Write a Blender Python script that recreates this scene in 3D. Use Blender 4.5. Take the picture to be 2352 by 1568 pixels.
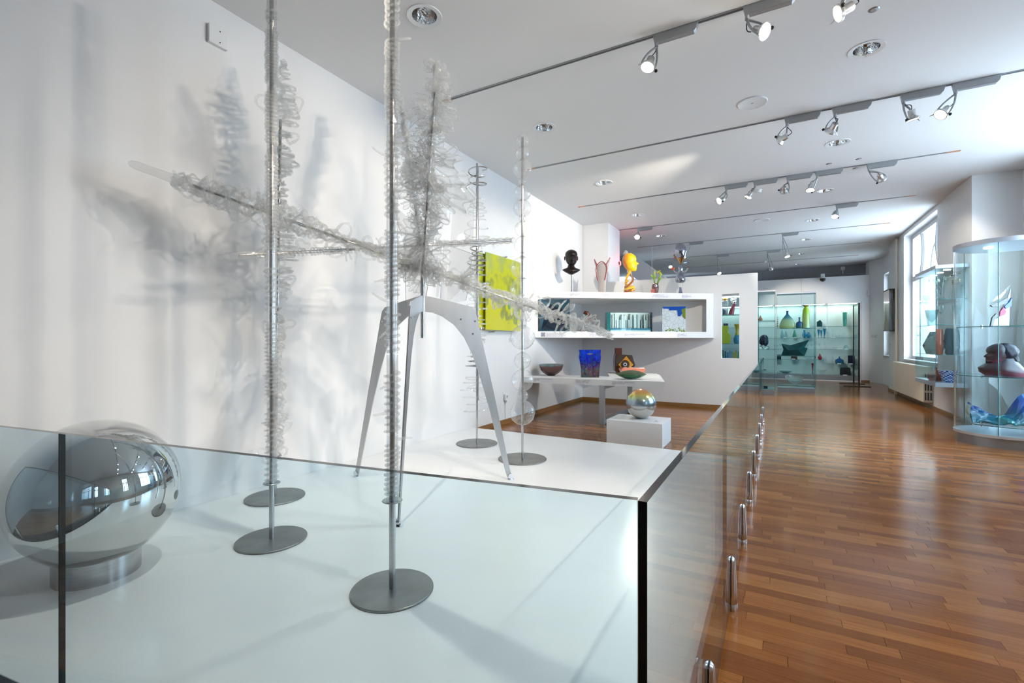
import bpy, bmesh, math, random
from mathutils import Vector, Matrix, noise
R = math.radians
for o in list(bpy.data.objects):
    bpy.data.objects.remove(o, do_unlink=True)
SC = bpy.context.scene
COL = SC.collection
# ------------------------------------------------------------------ camera
CAMH = 1.4
YAW = R(29.14)
FPX = 1076.0
cam = bpy.data.cameras.new('camera')
cam.sensor_width = 36.0
cam.lens = FPX / 2352 * 36.0
cam.clip_start = 0.02
camo = bpy.data.objects.new('camera', cam)
camo.location = (0, 0, CAMH)
camo.rotation_euler = (R(90), 0, YAW)
COL.objects.link(camo)
SC.camera = camo
# ------------------------------------------------------------------ world, exposure, daylight
SC.view_settings.view_transform = 'Standard'
SC.view_settings.look = 'None'
SC.view_settings.gamma = 1.0
SC.view_settings.use_curve_mapping = False
SC.view_settings.exposure = 0.56
SC.cycles.use_denoising = True
SC.cycles.use_adaptive_sampling = True
SC.cycles.adaptive_threshold = 0.05
SC.cycles.max_bounces = 8
SC.cycles.diffuse_bounces = 3
SC.cycles.glossy_bounces = 3
SC.cycles.transmission_bounces = 8
SC.cycles.transparent_max_bounces = 28
SC.cycles.caustics_reflective = False
SC.cycles.caustics_refractive = False
SC.cycles.sample_clamp_indirect = 5.0
SC.cycles.sample_clamp_direct = 0.0
WORLD_STRENGTH = 8.0
SPOT_WATT = 100.0
world = bpy.data.worlds.new('overcast_sky')
SC.world = world
world.use_nodes = True
bg = world.node_tree.nodes['Background']
bg.inputs[0].default_value = (0.66, 0.84, 1.0, 1)
bg.inputs[1].default_value = WORLD_STRENGTH


def portal(x, y0, y1, z0, z1):
    l = bpy.data.lights.new('window_daylight', 'AREA')
    l.shape = 'RECTANGLE'
    l.size = y1 - y0
    l.size_y = z1 - z0
    l.cycles.is_portal = True
    o = bpy.data.objects.new('window_daylight', l)
    o.matrix_world = Matrix.Translation((x, (y0 + y1) / 2, (z0 + z1) / 2)) @ Matrix(((0, 0, 1, 0), (1, 0, 0, 0), (0, 1, 0, 0), (0, 0, 0, 1)))
    COL.objects.link(o)


# (x of the glass, y0, y1, z0, z1) of the windows; the first two stand beside and behind the camera
WINDOWS = [(3.66, 2.5, 3.5, 0.95, 3.3), (3.66, 6.2, 9.7, 0.95, 3.98), (3.12, 12.5, 15.3, 0.95, 4.06), (3.36, 18.2, 19.4, 0.95, 3.6), (3.66, -2.0, -1.2, 0.95, 3.0)]
for x, a, b, c, d in WINDOWS:
    portal(x + 0.2, a, b, c, d)

# ------------------------------------------------------------------ pixel helpers (a pixel gives a direction; the plane gives the distance)
FW = Vector((-math.sin(YAW), math.cos(YAW), 0))
RT = Vector((math.cos(YAW), math.sin(YAW), 0))
UP = Vector((0, 0, 1))
C0 = Vector((0, 0, CAMH))


def ray(u, v):
    return FW + RT * ((u - 1176) / FPX) + UP * ((784 - v) / FPX)


def at_z(u, v, z):
    d = ray(u, v)
    return C0 + d * ((z - CAMH) / d.z)


def at_x(u, v, x):
    d = ray(u, v)
    return C0 + d * (x / d.x)


def at_y(u, v, y):
    d = ray(u, v)
    return C0 + d * (y / d.y)


def at_t(u, v, t):
    return C0 + ray(u, v) * t


def depth(p):
    return (Vector(p) - C0).dot(FW)


def proj(p):
    d = Vector(p) - C0
    t = d.dot(FW)
    return 1176 + FPX * d.dot(RT) / t, 784 - FPX * d.z / t, t


# ------------------------------------------------------------------ materials
MATS = {}


def nodemat(name):
    m = bpy.data.materials.new(name)
    m.use_nodes = True
    nt = m.node_tree
    nt.nodes.clear()
    out = nt.nodes.new('ShaderNodeOutputMaterial')
    MATS[name] = m
    return m, nt, out


def N(nt, kind, **kw):
    n = nt.nodes.new('ShaderNode' + kind)
    for k, v in kw.items():
        if k.startswith('i_'):
            n.inputs[k[2:].replace('_', ' ')].default_value = v
        else:
            setattr(n, k, v)
    return n


def rgb(c):
    return (c[0], c[1], c[2], 1)


def pbr(name, col, rough=0.5, metal=0.0, spec=0.5, coat=0.0, noise_amt=0.0, noise_scale=20.0, bump=0.0, bump_scale=60.0, emit=None, estr=0.0, trans=0.0, stretch=None, alpha=1.0, aniso=0.0):
    m, nt, out = nodemat(name)
    b = N(nt, 'BsdfPrincipled')
    b.inputs['Base Color'].default_value = rgb(col)
    b.inputs['Roughness'].default_value = rough
    b.inputs['Metallic'].default_value = metal
    b.inputs['Specular IOR Level'].default_value = spec
    b.inputs['Coat Weight'].default_value = coat
    b.inputs['Transmission Weight'].default_value = trans
    b.inputs['Alpha'].default_value = alpha
    if aniso:
        b.inputs['Anisotropic'].default_value = aniso
    if emit:
        b.inputs['Emission Color'].default_value = rgb(emit)
        b.inputs['Emission Strength'].default_value = estr
    if noise_amt or bump:
        tc = N(nt, 'TexCoord')
        mp = N(nt, 'Mapping')
        if stretch:
            mp.inputs['Scale'].default_value = stretch
        nt.links.new(tc.outputs['Object'], mp.inputs[0])
    if noise_amt:
        t = N(nt, 'TexNoise')
        t.inputs['Scale'].default_value = noise_scale
        t.inputs['Detail'].default_value = 4
        nt.links.new(mp.outputs[0], t.inputs['Vector'])
        mix = N(nt, 'MixRGB', blend_type='MULTIPLY')
        mix.inputs[0].default_value = 1.0
        mix.inputs[1].default_value = rgb(col)
        rr = N(nt, 'ValToRGB')
        lo = 1 - noise_amt
        rr.color_ramp.elements[0].position = 0.3
        rr.color_ramp.elements[1].position = 0.7
        rr.color_ramp.elements[0].color = (lo, lo, lo, 1)
        rr.color_ramp.elements[1].color = (1, 1, 1, 1)
        nt.links.new(t.outputs[0], rr.inputs[0])
        nt.links.new(rr.outputs[0], mix.inputs[2])
        nt.links.new(mix.outputs[0], b.inputs['Base Color'])
    if bump:
        t2 = N(nt, 'TexNoise')
        t2.inputs['Scale'].default_value = bump_scale
        nt.links.new(mp.outputs[0], t2.inputs['Vector'])
        bp = N(nt, 'Bump')
        bp.inputs['Strength'].default_value = bump
        bp.inputs['Distance'].default_value = 0.01
        nt.links.new(t2.outputs[0], bp.inputs['Height'])
        nt.links.new(bp.outputs[0], b.inputs['Normal'])
    nt.links.new(b.outputs[0], out.inputs[0])
    return m


def pane(name, tint, refl=(1, 1, 1), rough=0.0, ior=1.5):
    """thin clear sheet: what is not mirrored (Fresnel) passes straight through, tinted"""
    m, nt, out = nodemat(name)
    fr = N(nt, 'Fresnel')
    ge = N(nt, 'NewGeometry')
    mi = N(nt, 'Mix')
    mi.inputs['A'].default_value = ior
    mi.inputs['B'].default_value = 1.0 / ior      # same mirror share from both faces of the sheet
    nt.links.new(ge.outputs['Backfacing'], mi.inputs['Factor'])
    nt.links.new(mi.outputs['Result'], fr.inputs[0])
    tr = N(nt, 'BsdfTransparent')
    tr.inputs[0].default_value = rgb(tint)
    gl = N(nt, 'BsdfGlossy')
    gl.inputs[0].default_value = rgb(refl)
    gl.inputs['Roughness'].default_value = rough
    mx = N(nt, 'MixShader')
    nt.links.new(fr.outputs[0], mx.inputs[0])
    nt.links.new(tr.outputs[0], mx.inputs[1])
    nt.links.new(gl.outputs[0], mx.inputs[2])
    nt.links.new(mx.outputs[0], out.inputs[0])
    return m


def artglass(name, col, thru=0.35, rough=0.0, ior=1.45, tint=None):
    """solid refracting glass with a share of straight transmission so that it throws a soft grey shadow"""
    m, nt, out = nodemat(name)
    g = N(nt, 'BsdfGlass')
    g.inputs['Color'].default_value = rgb(col)
    g.inputs['Roughness'].default_value = rough
    g.inputs['IOR'].default_value = ior
    tr = N(nt, 'BsdfTransparent')
    tr.inputs[0].default_value = rgb(tint or col)
    mx = N(nt, 'MixShader')
    mx.inputs[0].default_value = thru
    nt.links.new(g.outputs[0], mx.inputs[1])
    nt.links.new(tr.outputs[0], mx.inputs[2])
    nt.links.new(mx.outputs[0], out.inputs[0])
    return m


def sparkle(name, refr, caught_light, ior=1.5):
    """blown clear glass: straight transmission and mirror glints by Fresnel, a refracting share, a white diffuse share standing in for light caught inside"""
    m, nt, out = nodemat(name)
    fr = N(nt, 'Fresnel')
    ge = N(nt, 'NewGeometry')
    mi = N(nt, 'Mix')
    mi.inputs['A'].default_value = ior
    mi.inputs['B'].default_value = 1.0 / ior
    nt.links.new(ge.outputs['Backfacing'], mi.inputs['Factor'])
    nt.links.new(mi.outputs['Result'], fr.inputs[0])
    tr = N(nt, 'BsdfTransparent')
    tr.inputs[0].default_value = (1, 1, 1, 1)
    gl = N(nt, 'BsdfGlossy')
    gl.inputs['Roughness'].default_value = 0.03
    sock = tr.outputs[0]
    if refr:
        g = N(nt, 'BsdfGlass')
        g.inputs['Color'].default_value = (0.99, 1, 1, 1)
        g.inputs['Roughness'].default_value = 0.0
        g.inputs['IOR'].default_value = 1.35
        m0 = N(nt, 'MixShader')
        m0.inputs[0].default_value = refr
        nt.links.new(sock, m0.inputs[1])
        nt.links.new(g.outputs[0], m0.inputs[2])
        sock = m0.outputs[0]
    mx = N(nt, 'MixShader')
    nt.links.new(fr.outputs[0], mx.inputs[0])
    nt.links.new(sock, mx.inputs[1])
    nt.links.new(gl.outputs[0], mx.inputs[2])
    di = N(nt, 'BsdfDiffuse')
    di.inputs[0].default_value = (0.97, 0.98, 0.97, 1)
    tl = N(nt, 'BsdfTranslucent')
    tl.inputs[0].default_value = (0.97, 0.98, 0.97, 1)
    md = N(nt, 'MixShader')
    md.inputs[0].default_value = 0.5
    nt.links.new(di.outputs[0], md.inputs[1])
    nt.links.new(tl.outputs[0], md.inputs[2])
    mm = N(nt, 'MixShader')
    mm.inputs[0].default_value = caught_light  # white body colour in place of light scattered within clear glass
    nt.links.new(mx.outputs[0], mm.inputs[1])
    nt.links.new(md.outputs[0], mm.inputs[2])
    nt.links.new(mm.outputs[0], out.inputs[0])
    return m


def colglass(name, col, body=0.45, rough=0.08):
    """coloured glass: part clear and tinted, part glossy coloured body"""
    m, nt, out = nodemat(name)
    b = N(nt, 'BsdfPrincipled')
    b.inputs['Base Color'].default_value = rgb(col)
    b.inputs['Roughness'].default_value = rough
    b.inputs['Coat Weight'].default_value = 0.5
    tr = N(nt, 'BsdfTransparent')
    tr.inputs[0].default_value = rgb([min(1, c * 0.75 + 0.22) for c in col])
    mx = N(nt, 'MixShader')
    mx.inputs[0].default_value = body
    nt.links.new(tr.outputs[0], mx.inputs[1])
    nt.links.new(b.outputs[0], mx.inputs[2])
    nt.links.new(mx.outputs[0], out.inputs[0])
    return m


def ramp_mat(name, stops, axis='Z', lo=0.0, hi=1.0, rough=0.1, metal=0.0, clear=0.0, mottled=0.0, mscale=8.0, coat=0.4, voronoi=0.0):
    """colour bands along one axis of the object's own box"""
    m, nt, out = nodemat(name)
    tc = N(nt, 'TexCoord')
    sp = N(nt, 'SeparateXYZ')
    nt.links.new(tc.outputs['Generated'], sp.inputs[0])
    src = sp.outputs[axis]
    if mottled:
        t = N(nt, 'TexNoise')
        t.inputs['Scale'].default_value = mscale
        t.inputs['Detail'].default_value = 3
        nt.links.new(tc.outputs['Generated'], t.inputs['Vector'])
        ma = N(nt, 'Math', operation='MULTIPLY_ADD')
        ma.inputs[1].default_value = mottled
        nt.links.new(t.outputs[0], ma.inputs[0])
        sub = N(nt, 'Math', operation='SUBTRACT')
        sub.inputs[1].default_value = mottled * 0.5
        nt.links.new(src, sub.inputs[0])
        nt.links.new(sub.outputs[0], ma.inputs[2])
        src = ma.outputs[0]
    rr = N(nt, 'ValToRGB')
    cr = rr.color_ramp
    while len(cr.elements) < len(stops):
        cr.elements.new(0.5)
    for e, (p, c) in zip(cr.elements, stops):
        e.position = p
        e.color = rgb(c)
    nt.links.new(src, rr.inputs[0])
    colsock = rr.outputs[0]
    if voronoi:
        vo = N(nt, 'TexVoronoi')
        vo.inputs['Scale'].default_value = voronoi
        nt.links.new(tc.outputs['Generated'], vo.inputs['Vector'])
        mxc = N(nt, 'MixRGB', blend_type='OVERLAY')
        mxc.inputs[0].default_value = 0.75
        nt.links.new(colsock, mxc.inputs[1])
        nt.links.new(vo.outputs['Color'], mxc.inputs[2])
        colsock = mxc.outputs[0]
    b = N(nt, 'BsdfPrincipled')
    b.inputs['Roughness'].default_value = rough
    b.inputs['Metallic'].default_value = metal
    b.inputs['Coat Weight'].default_value = coat
    nt.links.new(colsock, b.inputs['Base Color'])
    if clear:
        tr = N(nt, 'BsdfTransparent')
        nt.links.new(colsock, tr.inputs[0])
        mx = N(nt, 'MixShader')
        mx.inputs[0].default_value = clear
        nt.links.new(b.outputs[0], mx.inputs[1])
        nt.links.new(tr.outputs[0], mx.inputs[2])
        nt.links.new(mx.outputs[0], out.inputs[0])
    else:
        nt.links.new(b.outputs[0], out.inputs[0])
    return m


def wood(name, per_object):
    m, nt, out = nodemat(name)
    ge = N(nt, 'NewGeometry')
    if per_object:
        rn = N(nt, 'ObjectInfo').outputs['Random']
    else:
        rn = N(nt, 'Attribute', attribute_name='rnd').outputs['Fac']
    off = N(nt, 'CombineXYZ')
    mu = N(nt, 'Math', operation='MULTIPLY')
    mu.inputs[1].default_value = 37.0
    nt.links.new(rn, mu.inputs[0])
    nt.links.new(mu.outputs[0], off.inputs[0])
    nt.links.new(mu.outputs[0], off.inputs[2])
    ad = N(nt, 'VectorMath', operation='ADD')
    nt.links.new(ge.outputs['Position'], ad.inputs[0])
    nt.links.new(off.outputs[0], ad.inputs[1])
    mp = N(nt, 'Mapping')
    mp.inputs['Scale'].default_value = (3.0, 55.0, 3.0)
    nt.links.new(ad.outputs[0], mp.inputs[0])
    t = N(nt, 'TexNoise')
    t.inputs['Scale'].default_value = 1.6
    t.inputs['Detail'].default_value = 6
    t.inputs['Roughness'].default_value = 0.65
    nt.links.new(mp.outputs[0], t.inputs['Vector'])
    grain = N(nt, 'ValToRGB')
    grain.color_ramp.elements[0].position = 0.3
    grain.color_ramp.elements[1].position = 0.72
    grain.color_ramp.elements[0].color = (0.72, 0.68, 0.64, 1)
    grain.color_ramp.elements[1].color = (1.1, 1.08, 1.05, 1)
    nt.links.new(t.outputs[0], grain.inputs[0])
    tone = N(nt, 'ValToRGB')
    cr = tone.color_ramp
    cr.elements[0].position = 0.0
    cr.elements[1].position = 1.0
    cr.elements[0].color = (0.185, 0.066, 0.017, 1)
    cr.elements[1].color = (0.33, 0.145, 0.043, 1)
    e = cr.elements.new(0.5)
    e.color = (0.255, 0.10, 0.027, 1)
    nt.links.new(rn, tone.inputs[0])
    mx = N(nt, 'MixRGB', blend_type='MULTIPLY')
    mx.inputs[0].default_value = 1.0
    nt.links.new(tone.outputs[0], mx.inputs[1])
    nt.links.new(grain.outputs[0], mx.inputs[2])
    b = N(nt, 'BsdfPrincipled')
    b.inputs['Roughness'].default_value = 0.16
    b.inputs['Specular IOR Level'].default_value = 0.13
    t2 = N(nt, 'TexNoise')
    t2.inputs['Scale'].default_value = 9.0
    t2.inputs['Detail'].default_value = 3
    nt.links.new(ge.outputs['Position'], t2.inputs['Vector'])
    bp = N(nt, 'Bump')
    bp.inputs['Strength'].default_value = 0.06
    bp.inputs['Distance'].default_value = 0.012
    nt.links.new(t2.outputs[0], bp.inputs['Height'])
    nt.links.new(bp.outputs[0], b.inputs['Normal'])
    nt.links.new(mx.outputs[0], b.inputs['Base Color'])
    nt.links.new(b.outputs[0], out.inputs[0])
    return m


M_WALL = pbr('wall_paint', (0.80, 0.795, 0.80), 0.55, noise_amt=0.025, noise_scale=3.0, bump=0.04, bump_scale=180)
M_CEIL = pbr('ceiling_paint', (0.80, 0.79, 0.785), 0.7, bump=0.05, bump_scale=150)
M_PLAT = pbr('platform_lacquer', (0.86, 0.875, 0.885), 0.22, noise_amt=0.03, noise_scale=2.5)
M_WHITE = pbr('white_board', (0.82, 0.82, 0.82), 0.45)
M_PLINTH = pbr('white_plinth', (0.80, 0.81, 0.83), 0.5)
M_WOODP = wood('floor_plank_wood', True)
M_WOODS = wood('floor_plank_wood_far', False)
M_SUB = pbr('floor_gap', (0.03, 0.016, 0.01), 0.8)
M_BASEB = pbr('baseboard_wood', (0.30, 0.15, 0.05), 0.35, noise_amt=0.25, noise_scale=6, stretch=(20, 1, 20))
M_STEEL = pbr('brushed_steel', (0.55, 0.555, 0.56), 0.24, 1.0, noise_amt=0.15, noise_scale=8, stretch=(1, 1, 12))
M_PLATE = pbr('steel_plate', (0.33, 0.33, 0.325), 0.42, 1.0, noise_amt=0.3, noise_scale=5)
M_BLADE = pbr('blade_steel', (0.52, 0.53, 0.545), 0.36, 1.0, noise_amt=0.1, noise_scale=14, stretch=(1, 1, 0.2))
M_CHROME = pbr('chrome', (0.72, 0.73, 0.75), 0.08, 1.0)
M_MIRROR = pbr('mirror_glass', (0.70, 0.71, 0.70), 0.012, 1.0)
M_ROD = pbr('polished_rod', (0.50, 0.49, 0.48), 0.14, 1.0)
M_BLACK = pbr('black_metal', (0.012, 0.012, 0.013), 0.4)
M_RUBBER = pbr('black_rubber', (0.008, 0.008, 0.009), 0.55)
M_ALU = pbr('grey_aluminium', (0.36, 0.38, 0.41), 0.38, 0.85)
M_ALUL = pbr('pale_aluminium', (0.62, 0.65, 0.70), 0.35, 0.6)
M_LAMPG = pbr('lamp_grey', (0.36, 0.375, 0.39), 0.4, 0.55)
M_LAMPS = pbr('lamp_silver', (0.68, 0.68, 0.68), 0.28, 0.9)
M_LENS = pbr('lamp_lens', (1, 0.95, 0.85), 0.3, emit=(1.0, 0.90, 0.72), estr=14.0)
M_LENSOFF = pbr('lamp_lens_side', (1, 0.93, 0.8), 0.3, emit=(1.0, 0.88, 0.66), estr=5.0)
M_PLASTIC = pbr('white_plastic', (0.78, 0.78, 0.78), 0.4)
M_CREAM = pbr('cream_enamel', (0.74, 0.69, 0.57), 0.35)
M_TRACK = pbr('track_slot', (0.10, 0.10, 0.10), 0.5)
M_COPPER = pbr('track_end', (0.52, 0.24, 0.12), 0.5)
M_CUP = pbr('reflector_cup', (0.80, 0.84, 0.88), 0.10, 1.0, bump=0.9, bump_scale=28)
M_GLASS = sparkle('clear_glass', 0.10, 0.15, ior=1.4)
M_PETAL = sparkle('fan_glass', 0.06, 0.03, ior=1.4)
M_GLASST = sparkle('thin_glass', 0.0, 0.06, ior=1.95)
M_RAIL = pane('railing_glass', (0.885, 0.965, 0.998), ior=1.5)
M_EDGE = pbr('glass_edge', (0.006, 0.014, 0.014), 0.08, 0.0, spec=0.4)
M_EDGEL = pbr('glass_edge_light', (0.03, 0.19, 0.19), 0.08, 0.0, coat=0.6)
M_VIT = pane('vitrine_glass', (0.915, 0.972, 0.984), ior=1.24)
M_SATIN = pbr('satin_steel', (0.66, 0.67, 0.69), 0.26, 1.0)
M_WPANE = pane('window_pane', (0.98, 0.99, 1.0), ior=1.3)
M_FRAMEW = pbr('window_paint', (0.56, 0.56, 0.55), 0.45)
M_PAPER = pbr('label_card', (0.78, 0.77, 0.82), 0.6)
M_INK = pbr('label_ink', (0.03, 0.025, 0.05), 0.7)
M_INKF = pbr('label_ink_blue', (0.10, 0.09, 0.20), 0.7)
M_LOGO = pbr('emblem_blue', (0.14, 0.15, 0.25), 0.6)
M_LED = pbr('showcase_lamp', (1, 1, 1), 0.5, emit=(0.88, 1.0, 0.90), estr=7.0)
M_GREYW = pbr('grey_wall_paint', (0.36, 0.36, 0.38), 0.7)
M_DARKG = pbr('dark_opening', (0.05, 0.05, 0.055), 0.8)
M_LINEN = pbr('showcase_back', (0.66, 0.70, 0.67), 0.6)

# ------------------------------------------------------------------ mesh builder


class MB:
    def __init__(s):
        s.v = []
        s.f = []
        s.m = []

    def add(s, vs, fs, m=0):
        b = len(s.v)
        s.v += [Vector(p) for p in vs]
        for f in fs:
            s.f.append([b + i for i in f])
            s.m.append(m)
        return s

    def box(s, x0, x1, y0, y1, z0, z1, m=0):
        vs = [(x, y, z) for z in (z0, z1) for y in (y0, y1) for x in (x0, x1)]
        return s.add(vs, [(0, 2, 3, 1), (4, 5, 7, 6), (0, 1, 5, 4), (2, 6, 7, 3), (0, 4, 6, 2), (1, 3, 7, 5)], m)

    def cbox(s, c, sx, sy, sz, m=0):
        return s.box(c[0] - sx / 2, c[0] + sx / 2, c[1] - sy / 2, c[1] + sy / 2, c[2] - sz / 2, c[2] + sz / 2, m)

    def prism(s, poly, z0, z1, m=0, ms=None):
        n = len(poly)
        vs = [(p[0], p[1], z0) for p in poly] + [(p[0], p[1], z1) for p in poly]
        s.add(vs, [list(range(n))[::-1], list(range(n, 2 * n))], m)
        b = len(s.v) - 2 * n
        for i in range(n):
            j = (i + 1) % n
            s.f.append([b + i, b + j, b + n + j, b + n + i])
            s.m.append(m if ms is None else ms)
        return s

    def tube(s, pts, r, n=8, m=0, closed=False):
        pts = [Vector(p) for p in pts]
        k = len(pts)
        rs = r if isinstance(r, (list, tuple)) else [r] * k
        tang = []
        for i in range(k):
            a = pts[(i - 1) % k] if closed or i > 0 else pts[i]
            b = pts[(i + 1) % k] if closed or i < k - 1 else pts[i]
            d = b - a
            tang.append(d.normalized() if d.length > 1e-9 else Vector((0, 0, 1)))
        up = Vector((0, 0, 1)) if abs(tang[0].z) < 0.9 else Vector((1, 0, 0))
        nrm = (up - tang[0] * up.dot(tang[0])).normalized()
        vs = []
        for i in range(k):
            nrm = nrm - tang[i] * nrm.dot(tang[i])
            nrm = nrm.normalized() if nrm.length > 1e-6 else tang[i].orthogonal().normalized()
            bi = tang[i].cross(nrm)
            for j in range(n):
                a = 2 * math.pi * j / n
                vs.append(pts[i] + (nrm * math.cos(a) + bi * math.sin(a)) * rs[i])
        fs = []
        for i in range(k if closed else k - 1):
            ii = (i + 1) % k
            for j in range(n):
                jj = (j + 1) % n
                fs.append((i * n + j, i * n + jj, ii * n + jj, ii * n + j))
        if not closed:
            fs.append(list(range(n))[::-1])
            fs.append([(k - 1) * n + j for j in range(n)])
        return s.add(vs, fs, m)

    def lathe(s, prof, n=24, c=(0, 0, 0), m=0, fn=None, ring=False):
        b = len(s.v)
        c = Vector(c)
        rows = []
        for k, (r, z) in enumerate(prof):
            if r < 1e-6:
                s.v.append(c + Vector((0, 0, z)))
                rows.append([len(s.v) - 1])
            else:
                row = []
                for j in range(n):
                    a = 2 * math.pi * j / n
                    q = r * (fn(a, k / (len(prof) - 1)) if fn else 1)
                    s.v.append(c + Vector((q * math.cos(a), q * math.sin(a), z)))
                    row.append(len(s.v) - 1)
                rows.append(row)
        if ring:
            rows.append(rows[0])
        for a, d in zip(rows, rows[1:]):
            for j in range(n):
                jj = (j + 1) % n
                q = [a[j % len(a)], a[jj % len(a)], d[jj % len(d)], d[j % len(d)]]
                q = [x for i, x in enumerate(q) if x not in q[:i]]
                if len(q) > 2:
                    s.f.append(q)
                    s.m.append(m)
        for row, rev in ((rows[0], True), (rows[-1], False)):
            if len(row) > 2 and not ring:
                s.f.append(row[::-1] if rev else row)
                s.m.append(m)
        return s

    def ball(s, c, r, n=20, k=12, sc=(1, 1, 1), m=0, fn=None):
        t = MB()
        t.lathe([(math.sin(math.pi * i / k), -math.cos(math.pi * i / k)) for i in range(k + 1)], n, fn=fn)
        s.add([Vector((p.x * r * sc[0], p.y * r * sc[1], p.z * r * sc[2])) + Vector(c) for p in t.v], t.f, m)
        return s

    def sheet(s, fn, nu, nv, th=0.0, m=0):
        """two-sided sheet: fn(u,v)->point, thickness th along the local normal"""
        P = [[Vector(fn(i / nu, j / nv)) for j in range(nv + 1)] for i in range(nu + 1)]
        vs = []
        for sgn in (0.5, -0.5):
            for i in range(nu + 1):
                for j in range(nv + 1):
                    a = P[min(i + 1, nu)][j] - P[max(i - 1, 0)][j]
                    b = P[i][min(j + 1, nv)] - P[i][max(j - 1, 0)]
                    nr = a.cross(b)
                    nr = nr.normalized() if nr.length > 1e-9 else Vector((0, 0, 1))
                    vs.append(P[i][j] + nr * (th * sgn))
        w = nv + 1
        o = (nu + 1) * w
        fs = []
        for i in range(nu):
            for j in range(nv):
                q = (i * w + j, (i + 1) * w + j, (i + 1) * w + j + 1, i * w + j + 1)
                fs.append(q)
                fs.append(tuple(o + x for x in q[::-1]))
        for i in range(nu):
            for j, fl in ((0, False), (nv, True)):
                q = (i * w + j, o + i * w + j, o + (i + 1) * w + j, (i + 1) * w + j)
                fs.append(q[::-1] if fl else q)
        for j in range(nv):
            for i, fl in ((0, True), (nu, False)):
                q = (i * w + j, o + i * w + j, o + i * w + j + 1, i * w + j + 1)
                fs.append(q[::-1] if fl else q)
        return s.add(vs, fs, m)

    def xf(s, M):
        s.v = [M @ p for p in s.v]
        return s

    def join(s, t, M=None):
        return s.add([M @ p for p in t.v] if M else t.v, t.f)

    def mesh(s, name, mats, smooth=40, org=None):
        me = bpy.data.meshes.new(name)
        vs = s.v if org is None else [p - org for p in s.v]
        me.from_pydata([tuple(p) for p in vs], [], s.f)
        mats = mats if isinstance(mats, (list, tuple)) else [mats]
        for mt in mats:
            me.materials.append(mt)
        if len(mats) > 1:
            me.polygons.foreach_set('material_index', s.m)
        if smooth:
            me.shade_smooth()
            me.set_sharp_from_angle(angle=R(smooth))
        me.validate()
        return me

    def obj(s, name, mats, parent=None, smooth=40, bevel=0.0, local=False):
        """links the collected shape as ONE mesh object; world coordinates unless local"""
        org = None
        if parent is not None and not local:
            org = WL.get(parent.name, Vector())
        me = s.mesh(name, mats, smooth, org)
        o = bpy.data.objects.new(name, me)
        COL.objects.link(o)
        if parent is not None:
            o.parent = parent
            WL[o.name] = WL.get(parent.name, Vector())
        if bevel:
            md = o.modifiers.new('bevel', 'BEVEL')
            md.width = bevel
            md.segments = 2
            md.limit_method = 'ANGLE'
        return o


WL = {}


def tag(o, label=None, cat=None, group=None, kind=None):
    if label:
        o['label'] = label
    if cat:
        o['category'] = cat
    if group:
        o['group'] = group
    if kind:
        o['kind'] = kind
    return o


def thing(name, label, cat, loc=(0, 0, 0), rotz=0.0, group=None, kind=None):
    o = bpy.data.objects.new(name, None)
    o.empty_display_size = 0.05
    COL.objects.link(o)
    o.location = loc
    o.rotation_euler = (0, 0, rotz)
    WL[o.name] = Vector(loc)
    return tag(o, label, cat, group, kind)


def struct(name, mb, mat, parent=None, **kw):
    o = mb.obj(name, mat, parent, **kw)
    if parent is None:
        tag(o, kind='structure')
    return o


def bx(*a):
    return MB().box(*a)

# ================================================================== the setting
HC = 4.18            # ceiling
XL = -4.0            # left wall
XR = 2.91            # right wall (far half)
YB = -4.2            # back wall
YF = 20.1            # far wall


def st(name, mb, mat, label, cat, **kw):
    return tag(struct(name, mb, mat, **kw), label, cat)


# floor: dark bed below, every plank proud of its joints
floor = st('floor', bx(-6.2, 3.8, YB - 0.3, YF + 0.8, -0.08, -0.011), M_SUB, 'brown oak strip parquet floor of the gallery', 'floor')
rnd = random.Random(7)
PW = 0.076
planks = []
y = YB
row = 0
while y < YF - 0.05:
    spans = [(-0.34, 3.6)]
    if y > 5.9:
        spans = [(-4.0, 3.6)] if y < 10.6 else [(-3.4, 3.6)]
    if y < 0.2:
        spans = [(-4.0, 3.6)]
    for a, b in spans:
        x = a - rnd.random() * 0.5
        while x < b:
            ln = rnd.choice((0.38, 0.44, 0.5, 0.56, 0.62))
            x0, x1 = max(x, a), min(x + ln, b)
            if x1 - x0 > 0.03:
                planks.append((x0, x1, y, y + PW))
            x += ln
    y += PW
    row += 1


def plank_rank(p):
    c = Vector(((p[0] + p[1]) / 2, (p[2] + p[3]) / 2, 0))
    u, v, t = proj(c)
    if t < 0.3 or u < 1470 or u > 2440 or v > 1640:
        return 1e9
    return t


planks.sort(key=plank_rank)
unit = bx(-0.5, 0.5, -0.5, 0.5, -1, 0).mesh('plank', M_WOODP, smooth=0)
for x0, x1, y0, y1 in planks[:298]:
    o = bpy.data.objects.new('plank', unit)
    o.location = ((x0 + x1) / 2, (y0 + y1) / 2, 0)
    o.scale = (x1 - x0 - 0.0016, y1 - y0 - (0.0010 if y0 < 3.6 else 0.0004), 0.011)
    o.rotation_euler = (R(rnd.gauss(0, 0.07)), R(rnd.gauss(0, 0.03)), 0)
    COL.objects.link(o)
    o.parent = floor
far = MB()
rv = []
for x0, x1, y0, y1 in planks[298:]:
    far.box(x0 + 0.0007, x1 - 0.0007, y0 + (0.0004 if y0 < 3.6 else 0.0001), y1 - (0.0004 if y0 < 3.6 else 0.0001), -0.011, 0)
    rv += [rnd.random()] * 6
fo = far.obj('distant_planking', M_WOODS, floor, smooth=0)
at = fo.data.attributes.new('rnd', 'FLOAT', 'FACE')
at.data.foreach_set('value', rv)
tag(fo, kind='stuff')

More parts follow.
